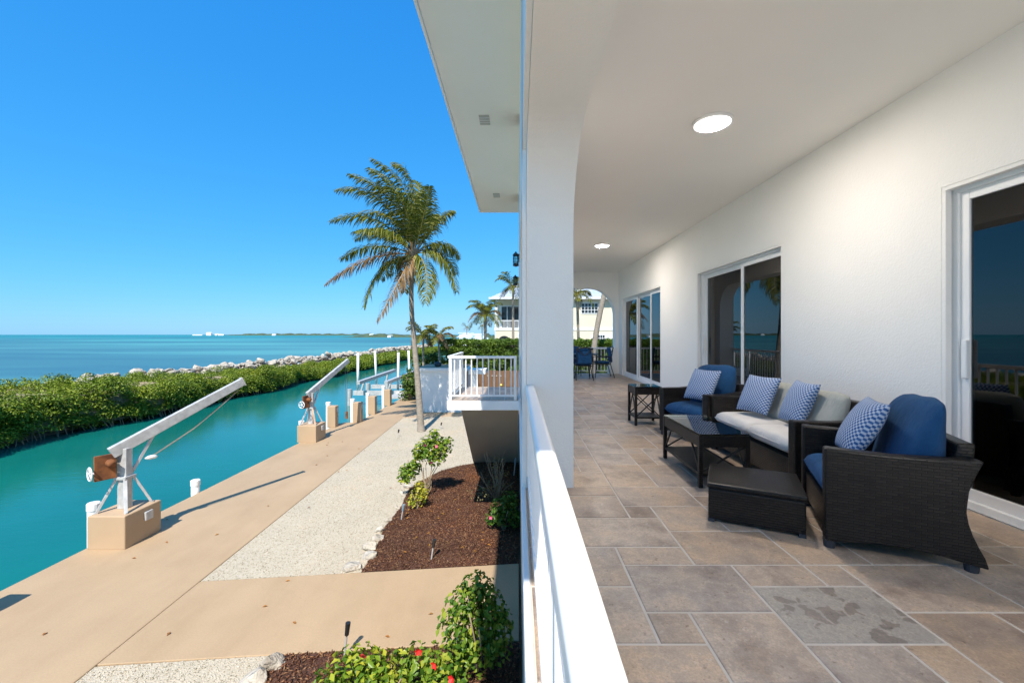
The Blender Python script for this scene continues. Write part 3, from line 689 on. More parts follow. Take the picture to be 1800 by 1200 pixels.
# ================================================================== PORCH FURNITURE
def cushion(name, w, d, h, mat, parent, loc, rot=(0, 0, 0), p=5, pinch=0.0, n=18, puff=1.0, lump=0.0, slump=0.0):
    """soft box: w (x), d (y), h thickness (z), base at z=0"""
    V, Fq = [], []
    sd = random.random()*9
    for s in (1, -1):
        for i in range(n+1):
            for j in range(n+1):
                u, v = -1+2*i/n, -1+2*j/n
                uu = math.sin(u*math.pi/2)*.35+u*.65; vv = math.sin(v*math.pi/2)*.35+v*.65
                e = (max(0, 1-abs(uu)**p) * max(0, 1-abs(vv)**p)) ** .5
                k = 1 - pinch*(uu*uu*(1-vv*vv*0) + vv*vv - 2*uu*uu*vv*vv)*.5
                wob = lump*(math.sin(3*uu+sd)*math.cos(2.6*vv+sd*2))
                us = uu - (max(0, uu)*slump*(abs(vv)**3.0*1.0 + .35*vv + .12*math.cos(5*vv)))
                vv2 = vv*(1-slump*.35*max(0, uu)**2)
                if slump:
                    V.append((us*w/2, vv2*d/2, h/2 + s*(h/2*e*puff*(1.1-.25*uu) + wob*e))); continue
                V.append((uu*w/2*(k if pinch else 1), vv*d/2*(k if pinch else 1), h/2 + s*(h/2*e*puff + wob*e)))
    m_ = (n+1)**2
    for s in range(2):
        for i in range(n):
            for j in range(n):
                q = [s*m_+i*(n+1)+j, s*m_+(i+1)*(n+1)+j, s*m_+(i+1)*(n+1)+j+1, s*m_+i*(n+1)+j+1]
                Fq.append(tuple(q if s == 0 else q[::-1]))
    me = bpy.data.meshes.new(name); me.from_pydata(V, [], Fq)
    uv = me.uv_layers.new(name='UVMap')
    co = [((a[0]/w+.5), (a[1]/d+.5)) for a in V]
    for l in me.loops: uv.data[l.index].uv = co[l.vertex_index]
    bm = bmesh.new(); bm.from_mesh(me); bmesh.ops.remove_doubles(bm, verts=bm.verts, dist=.0004); bmesh.ops.recalc_face_normals(bm, faces=bm.faces); bm.to_mesh(me); bm.free()
    o = link(name, me, mat, parent, smooth=True); o.location = loc; o.rotation_euler = rot; return o
def piping(parent, w, d, z, name='piping', mat='bluefab'):
    pts = []
    for a in np.linspace(0, 2*math.pi, 49):
        c, s = math.cos(a), math.sin(a); pts.append((w/2*math.copysign(abs(c)**.3, c), d/2*math.copysign(abs(s)**.3, s), z))
    return MB().tube(pts, .006, 5, False).build(name, mat, parent, True)

def side_panel(t, y0, y1, depth, ah):
    """wicker arm panel: x = 0 (front) .. depth (back), flared rear edge and bowed bottom"""
    n = 10; pr = [(0, .045), (0, ah), (depth*.5, ah-.012), (depth+.07, ah+.005)]
    pr += [(depth+.07-.10*math.sin(math.pi*.5*i/n*1.0)*1.0+.0, ah-(ah-.045)*i/n) for i in range(1, n)]
    pr = [(0, .045), (0, ah), (depth*.5, ah-.012), (depth+.06, ah+.005)]
    for i in range(1, n+1):
        s = i/n; pr.append((depth+.06-.11*math.sin(math.pi*min(1, s*1.05))**1.0*.75 + .02*s, ah+.005-(ah-.03)*s))
    for i in range(1, n): pr.append((depth*(1-i/n)+.06*(1-i/n), .035+.045*math.sin(math.pi*i/n)))
    return MB().prism(pr, y0, y1, 'y').build('arm', 'wicker', t, bevel=.012)
def armchair(label, loc, rz):
    """faces local -x; width along y; origin at the front centre on the floor"""
    t = thing('wicker_armchair', label, 'armchair', (loc[0], loc[1], FL), rz)
    Wd, D, ah = .80, .66, .62
    side_panel(t, -Wd/2, -Wd/2+.085, D, ah); side_panel(t, Wd/2-.085, Wd/2, D, ah)
    MB().prism([(.02, .07), (.02, .27), (D-.04, .25), (D-.04, .09)], -Wd/2+.086, Wd/2-.086, 'y').build('seat_base', 'wicker', t, bevel=.01)
    MB().prism([(D-.10, .10), (D-.02, .70), (D+.06, .70), (D+.0, .10)], -Wd/2+.086, Wd/2-.086, 'y').build('back', 'wicker', t, bevel=.012)
    for x, y in ((.03, -Wd/2+.045), (.03, Wd/2-.045), (D+.02, -Wd/2+.045), (D+.02, Wd/2-.045)):
        MB().lathe([(.030, 0), (.036, .05)], (x, y, 0), 12).build('foot', 'rubber', t)
    c = cushion('seat_cushion', .60, .62, .17, 'bluefab', t, (.30, 0, .275), p=7, lump=.006); piping(c, .595, .615, .085)
    b = cushion('back_cushion', .58, .62, .19, 'bluefab', t, (.60, 0, .36), (0, R(-76), 0), p=3.2, lump=.022, puff=1.1, slump=.15, n=26)
    b.location = (.62, 0, .625)
    return t
def scatter_pillow(label, loc, rot, size=.42, mat='check'):
    o = cushion('throw_pillow', size, size, .15, mat, None, loc, rot, p=2.4, pinch=.12, n=22, puff=1.0)
    return tag(o, label, 'pillow', 'blue and white throw pillows')
armchair('dark wicker armchair with blue cushions beside the low ottoman', (2.07, 2.95), math.atan2(-.29, .62)+.0)
armchair('dark wicker armchair with blue cushions beside the side table', (2.045, 5.22), math.atan2(.39, .92))
# sofa along the wall
sf = thing('wicker_sofa', 'dark wicker loveseat with white seat cushions against the wall', 'sofa', (2.24, 4.14, FL), 0)
SL, SD = 1.50, .70
side_panel(sf, -SL/2, -SL/2+.085, SD, .62); side_panel(sf, SL/2-.085, SL/2, SD, .62)
MB().prism([(.02, .07), (.02, .30), (SD-.04, .27), (SD-.04, .09)], -SL/2+.086, SL/2-.086, 'y').build('seat_base', 'wicker', sf, bevel=.01)
MB().prism([(SD-.10, .10), (SD-.02, .74), (SD+.06, .74), (SD+.0, .10)], -SL/2+.086, SL/2-.086, 'y').build('back', 'wicker', sf, bevel=.012)
for x, y in ((.03, -.70), (.03, .70), (SD+.0, -.70), (SD+.0, .70)): MB().lathe([(.030, 0), (.036, .05)], (x, y, 0), 12).build('foot', 'rubber', sf)
for y in (-.33, .33):
    c = cushion('seat_cushion', .64, .655, .15, 'whitefab', sf, (.33, y, .305), p=9); piping(c, .635, .65, .075, mat='whitefab')
for y in (-.33, .33):
    b = cushion('back_cushion', .40, .60, .15, 'sagefab', sf, (.58, y, .60), (0, R(-74), 0), p=4, lump=.014, slump=.14, n=24)
scatter_pillow('blue and white woven pillow at the far end of the sofa', (2.62, 4.47, FL+.655), (0, R(-64), R(14)))
scatter_pillow('blue and white woven pillow at the near end of the sofa', (2.70, 3.92, FL+.655), (0, R(-66), R(-8)))
scatter_pillow('blue and white woven pillow on the armchair by the ottoman', (2.40, 2.83, FL+.66), (0, R(-62), math.atan2(-.29, .62)))
scatter_pillow('blue and white woven pillow on the armchair by the side table', (2.36, 5.25, FL+.66), (0, R(-62), math.atan2(.39, .92)))
# ottoman
ot = thing('wicker_ottoman', 'low dark wicker ottoman box before the near armchair', 'ottoman', (1.60, 2.82, FL), math.atan2(-.265, .525))
box('body', 'wicker', ot, -.29, .29, 0.02, .52, .02, .235, .01); box('lid', 'wicker', ot, -.30, .30, .01, .53, .24, .275, .012)
for x, y in ((-.27, .04), (.27, .04), (-.27, .5), (.27, .5)): box('foot', 'rubber', ot, x-.02, x+.02, y-.02, y+.02, 0, .025)
# glass-topped wicker tables
def wicker_table(name, label, x0, x1, y0, y1, h):
    t = thing(name, label, 'table', ((x0+x1)/2, (y0+y1)/2, FL)); a, b = (x1-x0)/2, (y1-y0)/2
    for sx in (-1, 1):
        for sy in (-1, 1): box('leg', 'wicker', t, sx*a-.018*(1+sx), sx*a+.018*(1-sx), sy*b-.018*(1+sy), sy*b+.018*(1-sy), 0, h-.01, .004)
    ap = MB(); ap.box(-a+.004, -a+.034, -b+.037, b-.037, h-.11, h-.012).box(a-.034, a-.004, -b+.037, b-.037, h-.11, h-.012).box(-a+.037, a-.037, -b+.004, -b+.034, h-.11, h-.012).box(-a+.037, a-.037, b-.034, b-.004, h-.11, h-.012)
    ap.build('apron', 'wicker', t)
    box('shelf', 'wicker', t, -a+.01, a-.01, -b+.01, b-.01, .10, .125, .004)
    ends = [((sx*(a-.02), sy*(b-.03), .13), (sx*(a-.02), sy*(b-.20), h-.11)) for sx in (-1, 1) for sy in (-1, 1)]
    ends += [((q*(-a+.03), sy*(b-.02-.008*(q > 0)), .13), (q*(a-.03), sy*(b-.02-.008*(q > 0)), h-.11)) for sy in (-1, 1) for q in (-1, 1)]
    for p, q in ends: MB().beam(p, q, .014, .014).build('brace', 'black', t)
    box('glass_top', 'tableglass', t, -a+.006, a-.006, -b+.006, b-.006, h-.006, h+.004, .002)
    return t
wicker_table('coffee_table', 'low glass topped wicker coffee table before the sofa', 1.56, 2.0, 3.60, 4.5, .46)
wicker_table('side_table', 'small glass topped wicker side table with crossed braces', 1.70, 2.1, 6.07, 6.47, .56)
# dining set at the far end
dt_ = thing('dining_table', 'dark metal dining table by the end arch', 'table', (2.0, 12.95, FL))
MB().lathe([(.48, .70), (.50, .71), (.50, .73), (.48, .735)], n=32).build('table_top', 'black', dt_)
for kx in range(4):
    a = R(45+90*kx); MB().tube([(.38*math.cos(a), .38*math.sin(a), 0), (.3*math.cos(a), .3*math.sin(a), .4), (.36*math.cos(a), .36*math.sin(a), .70)], .016, 7).build('leg', 'black', dt_)
def dining_chair(label, x, y, rz):
    t = thing('dining_chair', label, 'chair', (x, y, FL), rz, 'metal dining chairs with blue cushions')    # faces +y
    for sx in (-1, 1):
        MB().tube([(sx*.24, .24, 0), (sx*.23, .22, .42), (sx*.25, .22, .62)], .013, 7).build('leg', 'black', t)
        MB().tube([(sx*.25, -.34, 0), (sx*.23, -.22, .42), (sx*.235, -.30, .92)], .014, 7).build('leg', 'black', t)
        MB().tube([(sx*.25, .23, .62), (sx*.27, 0, .64), (sx*.24, -.25, .63)], .014, 7).build('arm', 'black', t)
    f = MB().box(-.235, .235, -.225, .225, .40, .425); f.build('seat_frame', 'black', t)
    bk = MB().tube([(-.235, -.30, .91), (0, -.33, .95), (.235, -.30, .91)], .022, 7); bk.beam((-.22, -.24, .5), (.22, -.30, .9), .014, .02); bk.beam((.22, -.24, .5), (-.22, -.30, .9), .014, .02)
    bk.build('back_frame', 'black', t)
    cushion('seat_cushion', .45, .44, .08, 'bluefab', t, (0, 0, .425), p=6)
    cushion('back_cushion', .44, .46, .08, 'bluefab', t, (0, -.20, .69), (R(82), 0, 0), p=6)
    return t
dining_chair('dining chair with its crossed metal back toward the sofa', 1.93, 12.35, 0)
dining_chair('dining chair turned sideways between table and house wall', 2.62, 13.05, R(90))
dining_chair('dining chair on the arch side of the dining table', 1.78, 13.6, R(180))
# seen through the doors
cb = thing('wooden_cabinet', 'brown wooden cabinet inside behind the near sliding door', 'cabinet', (5.6, 3.9, FL))
box('body', 'cabinet', cb, -.3, .3, -.9, .9, .06, .9, .01); box('top', 'cabinet', cb, -.33, .33, -.93, .93, .9, .94, .008); box('plinth', 'cabinet', cb, -.27, .27, -.86, .86, 0, .06)
pn = thing('pendant_bar', 'indoor hanging bar of small lit bulbs behind the middle door', 'light', (5.8, 8.9, FL+2.9))
MB().box(-.02, .02, -.6, .6, -1.22, -1.2).box(-.006, .006, -.006, .006, -1.2, .12).build('bar', 'black', pn)
for kx in range(4): MB().lathe([(.012, -1.33), (.03, -1.30), (.03, -1.26), (.012, -1.22)], (0, -.5+kx*.33, 0), 10).build('bulb', 'bulb', pn, True)

# ================================================================== DOCK
def crane(label, x, y, hx, hy, streak):
    """davit on a tan block; local origin at block base corner (min x, min y)"""
    t = thing('davit_crane', label, 'crane', (x, y, 0))
    box('block', 'tanblock', t, 0, .75, 0, .85, -.01, .66, .02)
    box('junction_box', 'alu', t, .75, .80, .42, .60, .38, .56, .012)
    cx, cy = .36, .42
    for k_, (sx, sy) in enumerate(((-1,-1),(1,-1),(1,1),(-1,1))):
        MB().beam((cx+sx*.30, cy+sy*.30, .66), (cx+sx*.09, cy+sy*.09, 1.30), .06, .045).build('leg', 'ruststreak' if streak and k_ == 1 else 'alu', t, bevel=.004)
    m = MB().box(cx-.13, cx+.13, cy-.13, cy+.13, 1.27, 1.33); m.build('collar', 'alu', t, bevel=.008)
    MB().beam((cx, cy, .66), (cx, cy, 1.90), .18, .16, (0, 1, 0), .19, .15).build('mast', 'alu', t, bevel=.008)
    for sx, sy in ((-.34,-.34),(.34,-.34),(.34,.34),(-.34,.34)): MB().lathe([(.03, .66), (.03, .685)], (cx+sx*.9, cy+sy*.9, 0), 8).build('bolt', 'alu', t)
    d = Vector((hx, hy, 0)).normalized(); a = Vector((cx, cy, 1.86)) - d*.22 - Vector((0, 0, .02)); b = Vector((cx+hx, cy+hy, 1.86+1.19))
    bm_ = MB().beam(a, b, .12, .23, w2=.11, h2=.19).build('boom', 'alu', t, bevel=.01)
    MB().beam(b - (b-a).normalized()*.0, b + (b-a).normalized()*.03, .14, .22).build('end_plate', 'alu', bm_, bevel=.004)
    MB().beam(Vector((cx, cy, 1.35)) + d*.1, a.lerp(b, .28) - Vector((0, 0, .1)), .05, .05).build('strut', 'alu', t)
    sd = Vector((-d.y, d.x, 0))
    wz = Vector((cx, cy, 1.58)) - d*.30
    w_ = MB().beam(wz - Vector((0, 0, .25)), wz + Vector((0, 0, .25)), .34, .06, up=sd).build('winch_plate', 'rust', t, bevel=.008)
    hub = wz - d*.23 - Vector((0, 0, .08))
    wh = MB().tube([hub + sd*(.13*math.cos(a_)) + Vector((0, 0, .13*math.sin(a_))) for a_ in np.linspace(0, 6.283, 25)], .012, 6, False)
    for kx in range(5): wh.beam(hub, hub + sd*(.13*math.cos(kx*1.2566)) + Vector((0, 0, .13*math.sin(kx*1.2566))), .016, .016)
    wh.beam(hub, hub + d*.12, .03, .03); wh.build('hand_wheel', 'white', w_)
    MB().tube([wz - sd*.16 + d*.06 + Vector((0, 0, .08)), wz + sd*.12 + d*.06 + Vector((0, 0, .08))], .075, 14).build('winch_drum', 'rust', w_, True)
    for z in (-.1, .08): MB().beam(wz + Vector((0, 0, z)), Vector((cx, cy, wz.z+z-.08)), .03, .03).build('bracket', 'alu', t)
    tip = a.lerp(b, .97) - Vector((0, 0, .16))
    if not streak:
        blk = Vector((cx, cy, 1.60)) + d*.42
        for off in (-.02, .02):
            mid = tip.lerp(blk, .55) - Vector((0, 0, .10)); MB().tube([tip + sd*off, tip.lerp(blk, .28) - Vector((0, 0, .06)) + sd*off, mid + sd*off, blk + sd*off], .008, 5).build('cable', 'rope', t)
        MB().tube([blk - d*.10, blk - d*.03, blk + d*.08, blk + d*.12], [.015, .045, .045, .015], 10).build('pulley_block', 'pvc', t, True)
    else:
        for off in (-.09, .09): MB().tube([tip + d*off, (tip.x+d.x*off*.4, tip.y+d.y*off*.4, .75)], .008, 5).build('cable', 'rope', t)
        MB().box(tip.x-.05, tip.x+.05, tip.y-.04, tip.y+.04, .42, .75).build('pulley_block', 'rust', t, bevel=.015)
    return t
crane('grey boat davit crane with rusty winch plate and slack cable', -8.52, 8.28, 1.15, 1.95, False)
crane('grey boat davit crane with rust streaked leg and hanging hook', -8.70, 16.5, .55, 2.25, True)
def sleeve(x, y, top, label, r=.10):
    o = thing('piling_sleeve', label, 'piling', (x, y, 0), group='white capped piling sleeves')
    MB().tube([(0, 0, -2), (0, 0, top-.14)], r, 18).build('pipe', 'pvc', o, True, bevel=.004)
    MB().lathe([(r*1.13, top-.15), (r*1.13, top-.02), (r*.95, top), (.01, top+.012)], n=18).build('cap', 'pvc', o)
for x, y, top, lab in ((-8.72,11.33,.33,'short white capped pipe at the dock edge between the two davits'), (-8.73,8.62,.80,'white capped pipe behind the block of the cable davit'), (-8.83,17.1,.74,'white capped pipe behind the block of the rust streaked davit'),
                  (-8.87,19.6,1.10,'white capped pipe beside the first tan mooring post past the cranes'), (-8.13,20.6,1.10,'white capped pipe beside the tan post at the slip corner'), (-8.13,22.7,1.10,'white capped pipe beside the third tan mooring post'), (-8.15,25.4,1.15,'white capped pipe beside the tan post next to the boat lift')): sleeve(x, y, top, lab)
for x, y, lab in ((-8.56,19.4,'tan square mooring post closest to the davit cranes'), (-7.80,20.45,'tan square mooring post at the corner of the slip'), (-7.80,22.5,'tan square mooring post third along the dock'), (-7.82,25.2,'tan square mooring post nearest the boat lift'), (-8.25,5.95,'tan square mooring post throwing its shadow beside the cable davit block')):
    p = thing('mooring_post', lab, 'post', (x, y, 0), group='tan mooring posts')
    box('shaft', 'tanblock', p, -.19, .19, -.19, .19, -.01, .96, .025); box('plaque', 'alu', p, .19, .20, -.06, .06, .66, .86)
# boat lift
bl = thing('boat_lift', 'aluminium boat lift cradle with white guide poles over the canal', 'boat lift', (0, 0, 0))
for y in (29.6, 33.2): MB().box(-11.6, -8.0, y-.09, y+.09, -.02, .30).build('cradle_beam', 'alu', bl)
for x in (-10.9, -9.0):
    bk = MB().beam((x+.0, 28.6, .95), (x+.9, 34.0, 1.35), .24, .22).build('bunk', 'alu', bl)
    for y, z in ((29.6, .98), (33.2, 1.25)):
        MB().beam((x-.25+(y-29.6)*.16, y, .0), (x+.05+(y-29.6)*.16, y, z), .12, .10).build('bunk_bracket', 'alu', bl)
for x, y in ((-11.3, 29.6), (-11.2, 33.2), (-8.75, 30.6), (-8.9, 34.5)): MB().tube([(x, y, .2), (x+random.uniform(-.15, .15), y, 2.95)], .085, 12).build('guide_pole', 'pvc', bl, True)
for x, y in ((-11.9, 29.6), (-11.9, 33.2), (-7.9, 33.2)): MB().tube([(x, y, -2), (x, y, .4)], .16, 12).build('piling', 'alu', bl)
box('dock_platform', 'alu', bl, -8.6, -7.25, 27.6, 30.3, .02, .14)
pl_ = thing('gate_pillar', 'white pillar with pale turquoise band at the end of the dock', 'pillar', (-7.7, 29.9, 0))
box('shaft', 'stucco', pl_, -.28, .28, -.25, .25, 0, 1.35); box('band', m_simple('turquoise_band', (.35, .60, .55)), pl_, -.285, .285, -.255, .255, 1.0, 1.18); box('cap', 'tanblock', pl_, -.33, .33, -.3, .3, 1.352, 1.44, .02)

# garden lights, rocks edging, shrubs
def spot(x, y, z, h, label, head='bluegrey', lean=.04):
    t = thing('garden_light', label, 'garden light', (x, y, z), group='small garden stake lights')
    MB().tube([(0, 0, -.05), (lean, 0, h*.62)], .014, 8).build('stake', 'alu', t); MB().tube([(lean, 0, h*.6), (lean*1.6, 0, h)], [.028, .034], 10).build('head', head, t)
spot(-2.66, 9.55, .04, .34, 'blue grey stake light near the gravel edge of the mulch')
spot(-1.63, 7.88, .04, .36, 'thin pale stake light with black head by the cross walk', 'black')
spot(-5.0, 17.4, -.01, .32, 'dark stake light standing in the gravel left of the palm', 'black')
spot(-.12, 12.6, .04, .5, 'pale stake light in the shade under the balcony')
spot(-2.3, 5.56, .03, .40, 'dark stake light by the near hibiscus bush', 'black', .03)
spot(-3.5, 18.9, -.01, .30, 'thin stake light in the gravel right of the palm', 'black')
re_ = thing('edging_rocks', 'rough limestone rocks edging the mulch by the cross walk', 'rocks', (0, 0, 0))
for x, y, s in ((-2.98,7.66,.42),(-2.86,8.02,.40),(-2.93,8.38,.36),(-2.88,8.72,.30),(-2.98,9.1,.26),(-2.95,9.6,.2),(-2.95,10.3,.2),(-3.05,11.2,.26),(-3.0,11.7,.3)): rock(re_, x, y, .0, s*.95)
re2 = thing('edging_rocks', 'rough limestone rocks edging the near flower bed', 'rocks', (0, 0, 0))
for x, y, s in ((-3.17,5.42,.36),(-3.24,5.12,.4),(-3.26,4.8,.36)): rock(re2, x, y, 0, s*.95)

def shrub(name, label, x, y, z, stems, blobs, dens, L, mat, flowers=(), fmat='petal_pink', group=None, sr=.014):
    t = thing(name, label, 'shrub', (x, y, z), group=group)
    sm = MB()
    for s in stems:
        sm.tube([(0+random.uniform(-.06, .06), random.uniform(-.06, .06), -.03)] + [tuple(p) for p in s], [sr*1.4] + [sr*(1-.6*i/len(s)) for i in range(len(s))], 6)
    sm.build('stems', 'branch', t, True)
    V, T = blob_leaves(blobs, dens, L, .75, .6, -.9, .62); npmesh('foliage', V, T, mat, t)
    for fx, fy, fz in flowers:
        fm = MB()
        for k_ in range(5):
            a = k_*1.2566+.3; c, s = math.cos(a), math.sin(a)
            fm.add([(0, 0, 0), (.03*c-.02*s, -.02, .03*s+.02*c), (.05*c, -.03, .05*s), (.03*c+.02*s, -.02, .03*s-.02*c)], [(0, 1, 2, 3)])
        f = fm.build('flower', fmat, t); f.location = (fx, fy, fz); f.rotation_euler = (random.uniform(-.3, .8), 0, random.uniform(-.6, .6))
    return t
def stemset(n, h, sp):
    o = []
    for i in range(n):
        a = random.uniform(0, 6.28); r = random.uniform(.3, 1)*sp; hh = h*random.uniform(.65, 1.1); j = lambda: random.uniform(-.07, .07)*h; o.append([(r*.25*math.cos(a)+j(), r*.25*math.sin(a)+j(), hh*.3), (r*.55*math.cos(a)+j(), r*.55*math.sin(a)+j(), hh*.62), (r*math.cos(a)+j(), r*math.sin(a)+j(), hh)])
    return o
def px(xp, yp, Y): return ((xp-910)/F*Y, Y, EYE-(yp-588)/F*Y)
# pink hibiscus standing at the gravel edge: crown, lower-left lobe, yellow skirt
x, y, z = -2.36, 10.9, .03
shrub('hibiscus_shrub', 'tall pink hibiscus with bare stems standing at the gravel edge', x, y, z, stemset(9, 1.0, .32),
      [(.16,0,1.42,.34,.3,.22),(.02,.05,1.22,.42,.36,.24),(.40,0,1.28,.28,.26,.20),(.22,-.05,1.02,.30,.26,.18),(-.22,0,1.08,.22,.22,.2),(.55,0,1.46,.14,.14,.1),(.2,0,1.65,.14,.14,.12),(-.46,-.02,.66,.26,.26,.24),(-.58,0,.5,.2,.2,.18),(-.34,0,.82,.2,.2,.14)],
      210, .10, 'hibiscus', [(.02,-.32,1.45),(.32,-.3,1.4),(.18,-.36,1.02)])
shrub('low_shrub', 'low yellow leaved shrub at the foot of the pink hibiscus', -2.42, 10.15, .04, stemset(7, .35, .22), [(0,0,.28,.24,.22,.22),(-.12,0,.14,.18,.18,.14),(.12,0,.44,.16,.16,.16),(.02,0,.55,.12,.12,.12)], 150, .085, leaf_mat('yellow_leaf', [(.16,.22,.02),(.38,.36,.03),(.5,.42,.05),(.10,.18,.02)], .4, .3))
shrub('bare_shrub', 'straggly half bare shrub on the mulch below the balcony', -.55, 10.7, .05, stemset(16, 1.1, .5) + stemset(8, .5, .5), [(-.35,-.1,.22,.4,.3,.2),(.1,0,.5,.35,.3,.4),(0,0,.95,.2,.2,.25),(-.3,-.3,.3,.3,.2,.25)], 60, .055, 'sparse', sr=.010)
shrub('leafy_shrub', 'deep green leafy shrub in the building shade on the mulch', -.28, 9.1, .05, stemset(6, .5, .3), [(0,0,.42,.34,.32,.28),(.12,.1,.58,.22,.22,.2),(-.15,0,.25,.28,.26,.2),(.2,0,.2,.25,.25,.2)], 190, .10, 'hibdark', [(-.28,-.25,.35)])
# near red hibiscus, in two masses
shrub('hibiscus_shrub', 'upright leafy hibiscus at the corner of near bed and house', -.50, 5.25, .04, stemset(10, .9, .35),
      [(.0,0,1.02,.22,.22,.22),(-.12,0,.85,.28,.24,.2),(.12,0,.78,.26,.26,.24),(-.25,-.05,.6,.26,.26,.22),(.1,0,.5,.34,.3,.26),(.3,0,.62,.16,.16,.12),(-.1,-.1,.3,.36,.3,.24),(.25,0,.3,.2,.2,.2)], 230, .085, 'hibiscus')
shrub('hibiscus_shrub', 'spreading hibiscus with small red flowers in the near bed', -1.5, 4.72, -.04, stemset(9, .5, .6),
      [(-.35,.1,.48,.34,.28,.2),(-.05,.1,.42,.36,.3,.2),(.35,.15,.45,.36,.3,.2),(.65,.1,.4,.3,.3,.2),(-.6,0,.3,.3,.26,.2),(.1,-.2,.35,.4,.3,.2),(.6,-.1,.3,.3,.3,.2),(-.2,-.3,.3,.4,.3,.2)], 210, .085, 'hibiscus', [(.38,.02,.72),(-.26,.05,.66),(.58,-.05,.62),(.78,-.1,.5)], 'petal_red')

# ================================================================== PALMS
def bez(p, q, r, n): return [p*(1-t)**2 + q*2*t*(1-t) + r*t*t for t in np.linspace(0, 1, n)]
def frond(parent, P0, P1, P2, nl, LL, brown, wind, droop=.55, rr=.028, lw=.045):
    c = bez(np.array(P0), np.array(P1), np.array(P2), 15)
    MB().tube([tuple(p) for p in c], [rr*(1-.85*i/14) for i in range(15)], 5).build('midrib', 'rachis_brown' if brown else 'rachis', parent, True)
    V, T = [], []; ts = np.linspace(.14, .995, nl)
    for t in ts:
        p = np.array(P0)*(1-t)**2 + np.array(P1)*2*t*(1-t) + np.array(P2)*t*t
        tg = 2*(1-t)*(np.array(P1)-np.array(P0)) + 2*t*(np.array(P2)-np.array(P1)); tg = tg/np.linalg.norm(tg)
        sd = np.cross(tg, [0, 0, 1.]); sd = sd/max(np.linalg.norm(sd), 1e-6); up = np.cross(sd, tg)
        ln = LL*(math.sin(math.pi*min(1, .16+.80*t))**.7)
        for s in (-1, 1):
            l_ = ln*random.uniform(.8, 1.12); dr = droop*random.uniform(.7, 1.3)
            d0 = tg*.62 + sd*s*.85 + up*.15 + rng.normal(size=3)*.14
            d0 = d0/np.linalg.norm(d0); d1 = d0 + np.array([0, 0, -1.])*dr + np.array(wind)*random.uniform(.5, 1.3); d1 = d1/np.linalg.norm(d1)
            d2 = d1 + np.array([0, 0, -1.])*dr*1.2 + np.array(wind)*.6; d2 = d2/np.linalg.norm(d2)
            a = p; b = a + d0*l_*.35; c_ = b + d1*l_*.35; e = c_ + d2*l_*.30
            w = lw*random.uniform(.75, 1.1); wv = np.cross(d0, up + .4*sd*s); wv = wv/max(np.linalg.norm(wv), 1e-6)*w/2
            o = len(V); V += [a-wv*.5, a+wv*.5, b-wv, b+wv, c_-wv*.75, c_+wv*.75, e]
            T += [(o, o+1, o+3), (o, o+3, o+2), (o+2, o+3, o+5), (o+2, o+5, o+4), (o+4, o+5, o+6)]
    npmesh('leaflets', np.array(V), np.array(T), 'frond_brown' if brown else 'frond', parent)
def trunk(parent, pts, r0, r1, rings=40):
    P = [Vector(p) for p in pts]
    # Catmull-Rom through the points
    Q = []
    for i in range(len(P)-1):
        a, b, c, d = P[max(i-1, 0)], P[i], P[i+1], P[min(i+2, len(P)-1)]
        for t in np.linspace(0, 1, 13)[:-1]:
            Q.append(.5*((2*b) + (c-a)*t + (2*a-5*b+4*c-d)*t*t + (3*b-a-3*c+d)*t**3))
    Q.append(P[-1]); n = len(Q)
    rad = [(r0+(r1-r0)*min(1, (i/n)*1.6)) * (1 + .05*((i % 3) == 0)) * (1.25-.25*min(1, i/5)) for i in range(n)]
    return MB().tube(Q, rad, 12).build('trunk', 'trunk', parent, True)
YP = 18.5; K = YP/F
def rel(xp, yp, dy): return ((xp-740)*K, dy, -(yp-757)*K)
palm = thing('coconut_palm', 'tall windblown coconut palm standing in the gravel bed', 'palm tree', (-170*K, YP, -.02))
trunk(palm, [rel(740.5,757,0), rel(738,720,0), rel(733,660,.05), rel(727,600,.1), rel(723,550,.1), rel(722.5,505,.05), rel(726,452,0)], .155, .10)
C0 = np.array(rel(727, 446, 0))
crown = bpy.data.objects.new('crown', None); COL.objects.link(crown); crown.parent = palm
fr = [  # tip px, control px, depth of tip (m), brown, wind x
    (668,296,745,330,-1.0,0,-.9),(694,291,742,300,-.2,0,-.9),(648,318,730,320,.8,0,-.9),(640,330,722,345,-1.6,0,-.8),(612,350,690,325,-1.2,0,-.6),(608,368,690,345,1.0,0,-.6),
    (592,395,668,358,-.6,0,-.5),(604,408,672,378,1.3,0,-.4),(592,452,650,412,.4,0,-.3),(592,503,660,440,-1.0,1,-.2),(651,541,668,455,-.8,0,-.1),(684,565,722,470,-1.5,1,-.05),
    (757,535,760,450,-1.0,0,.0),(806,515,790,430,-.6,0,0),(803,447,775,405,.6,0,-.1),(795,368,765,375,.3,0,-.1),(753,358,765,380,1.6,0,-.5),(770,352,752,395,-1.8,0,-.3),
    (702,315,735,335,2.0,0,-.9),(655,400,700,370,2.2,0,-.4),(790,470,770,410,2.0,0,-.1),(640,480,690,425,2.2,0,-.2),(680,330,735,350,-2.2,0,-.9),(690,505,705,440,2.0,0,0),(720,300,745,340,1.2,0,-.8),(660,430,695,405,-2.4,0,-.3)]
for tx, ty, cx, cy, dd, br, wx in fr:
    frond(crown, C0, rel(cx, cy, dd*.45), rel(tx, ty, dd), 84, 1.02, br, (wx*.6, 0, 0), .75 if ty < 420 else 1.0, .03, .046)
for i in range(16):                                            # fibre sheaths and coconuts round the heart
    a = i*2.4; d = Vector((math.cos(a)*.35, math.sin(a)*.35, .12+.3*random.random()))
    MB().tube([Vector(C0)-Vector((0, 0, .25)), Vector(C0)+d*.5, Vector(C0)+d*1.4], [.09, .05, .02], 6).build('leaf_sheath', 'trunk' if i % 3 else 'rachis_brown', crown, True)
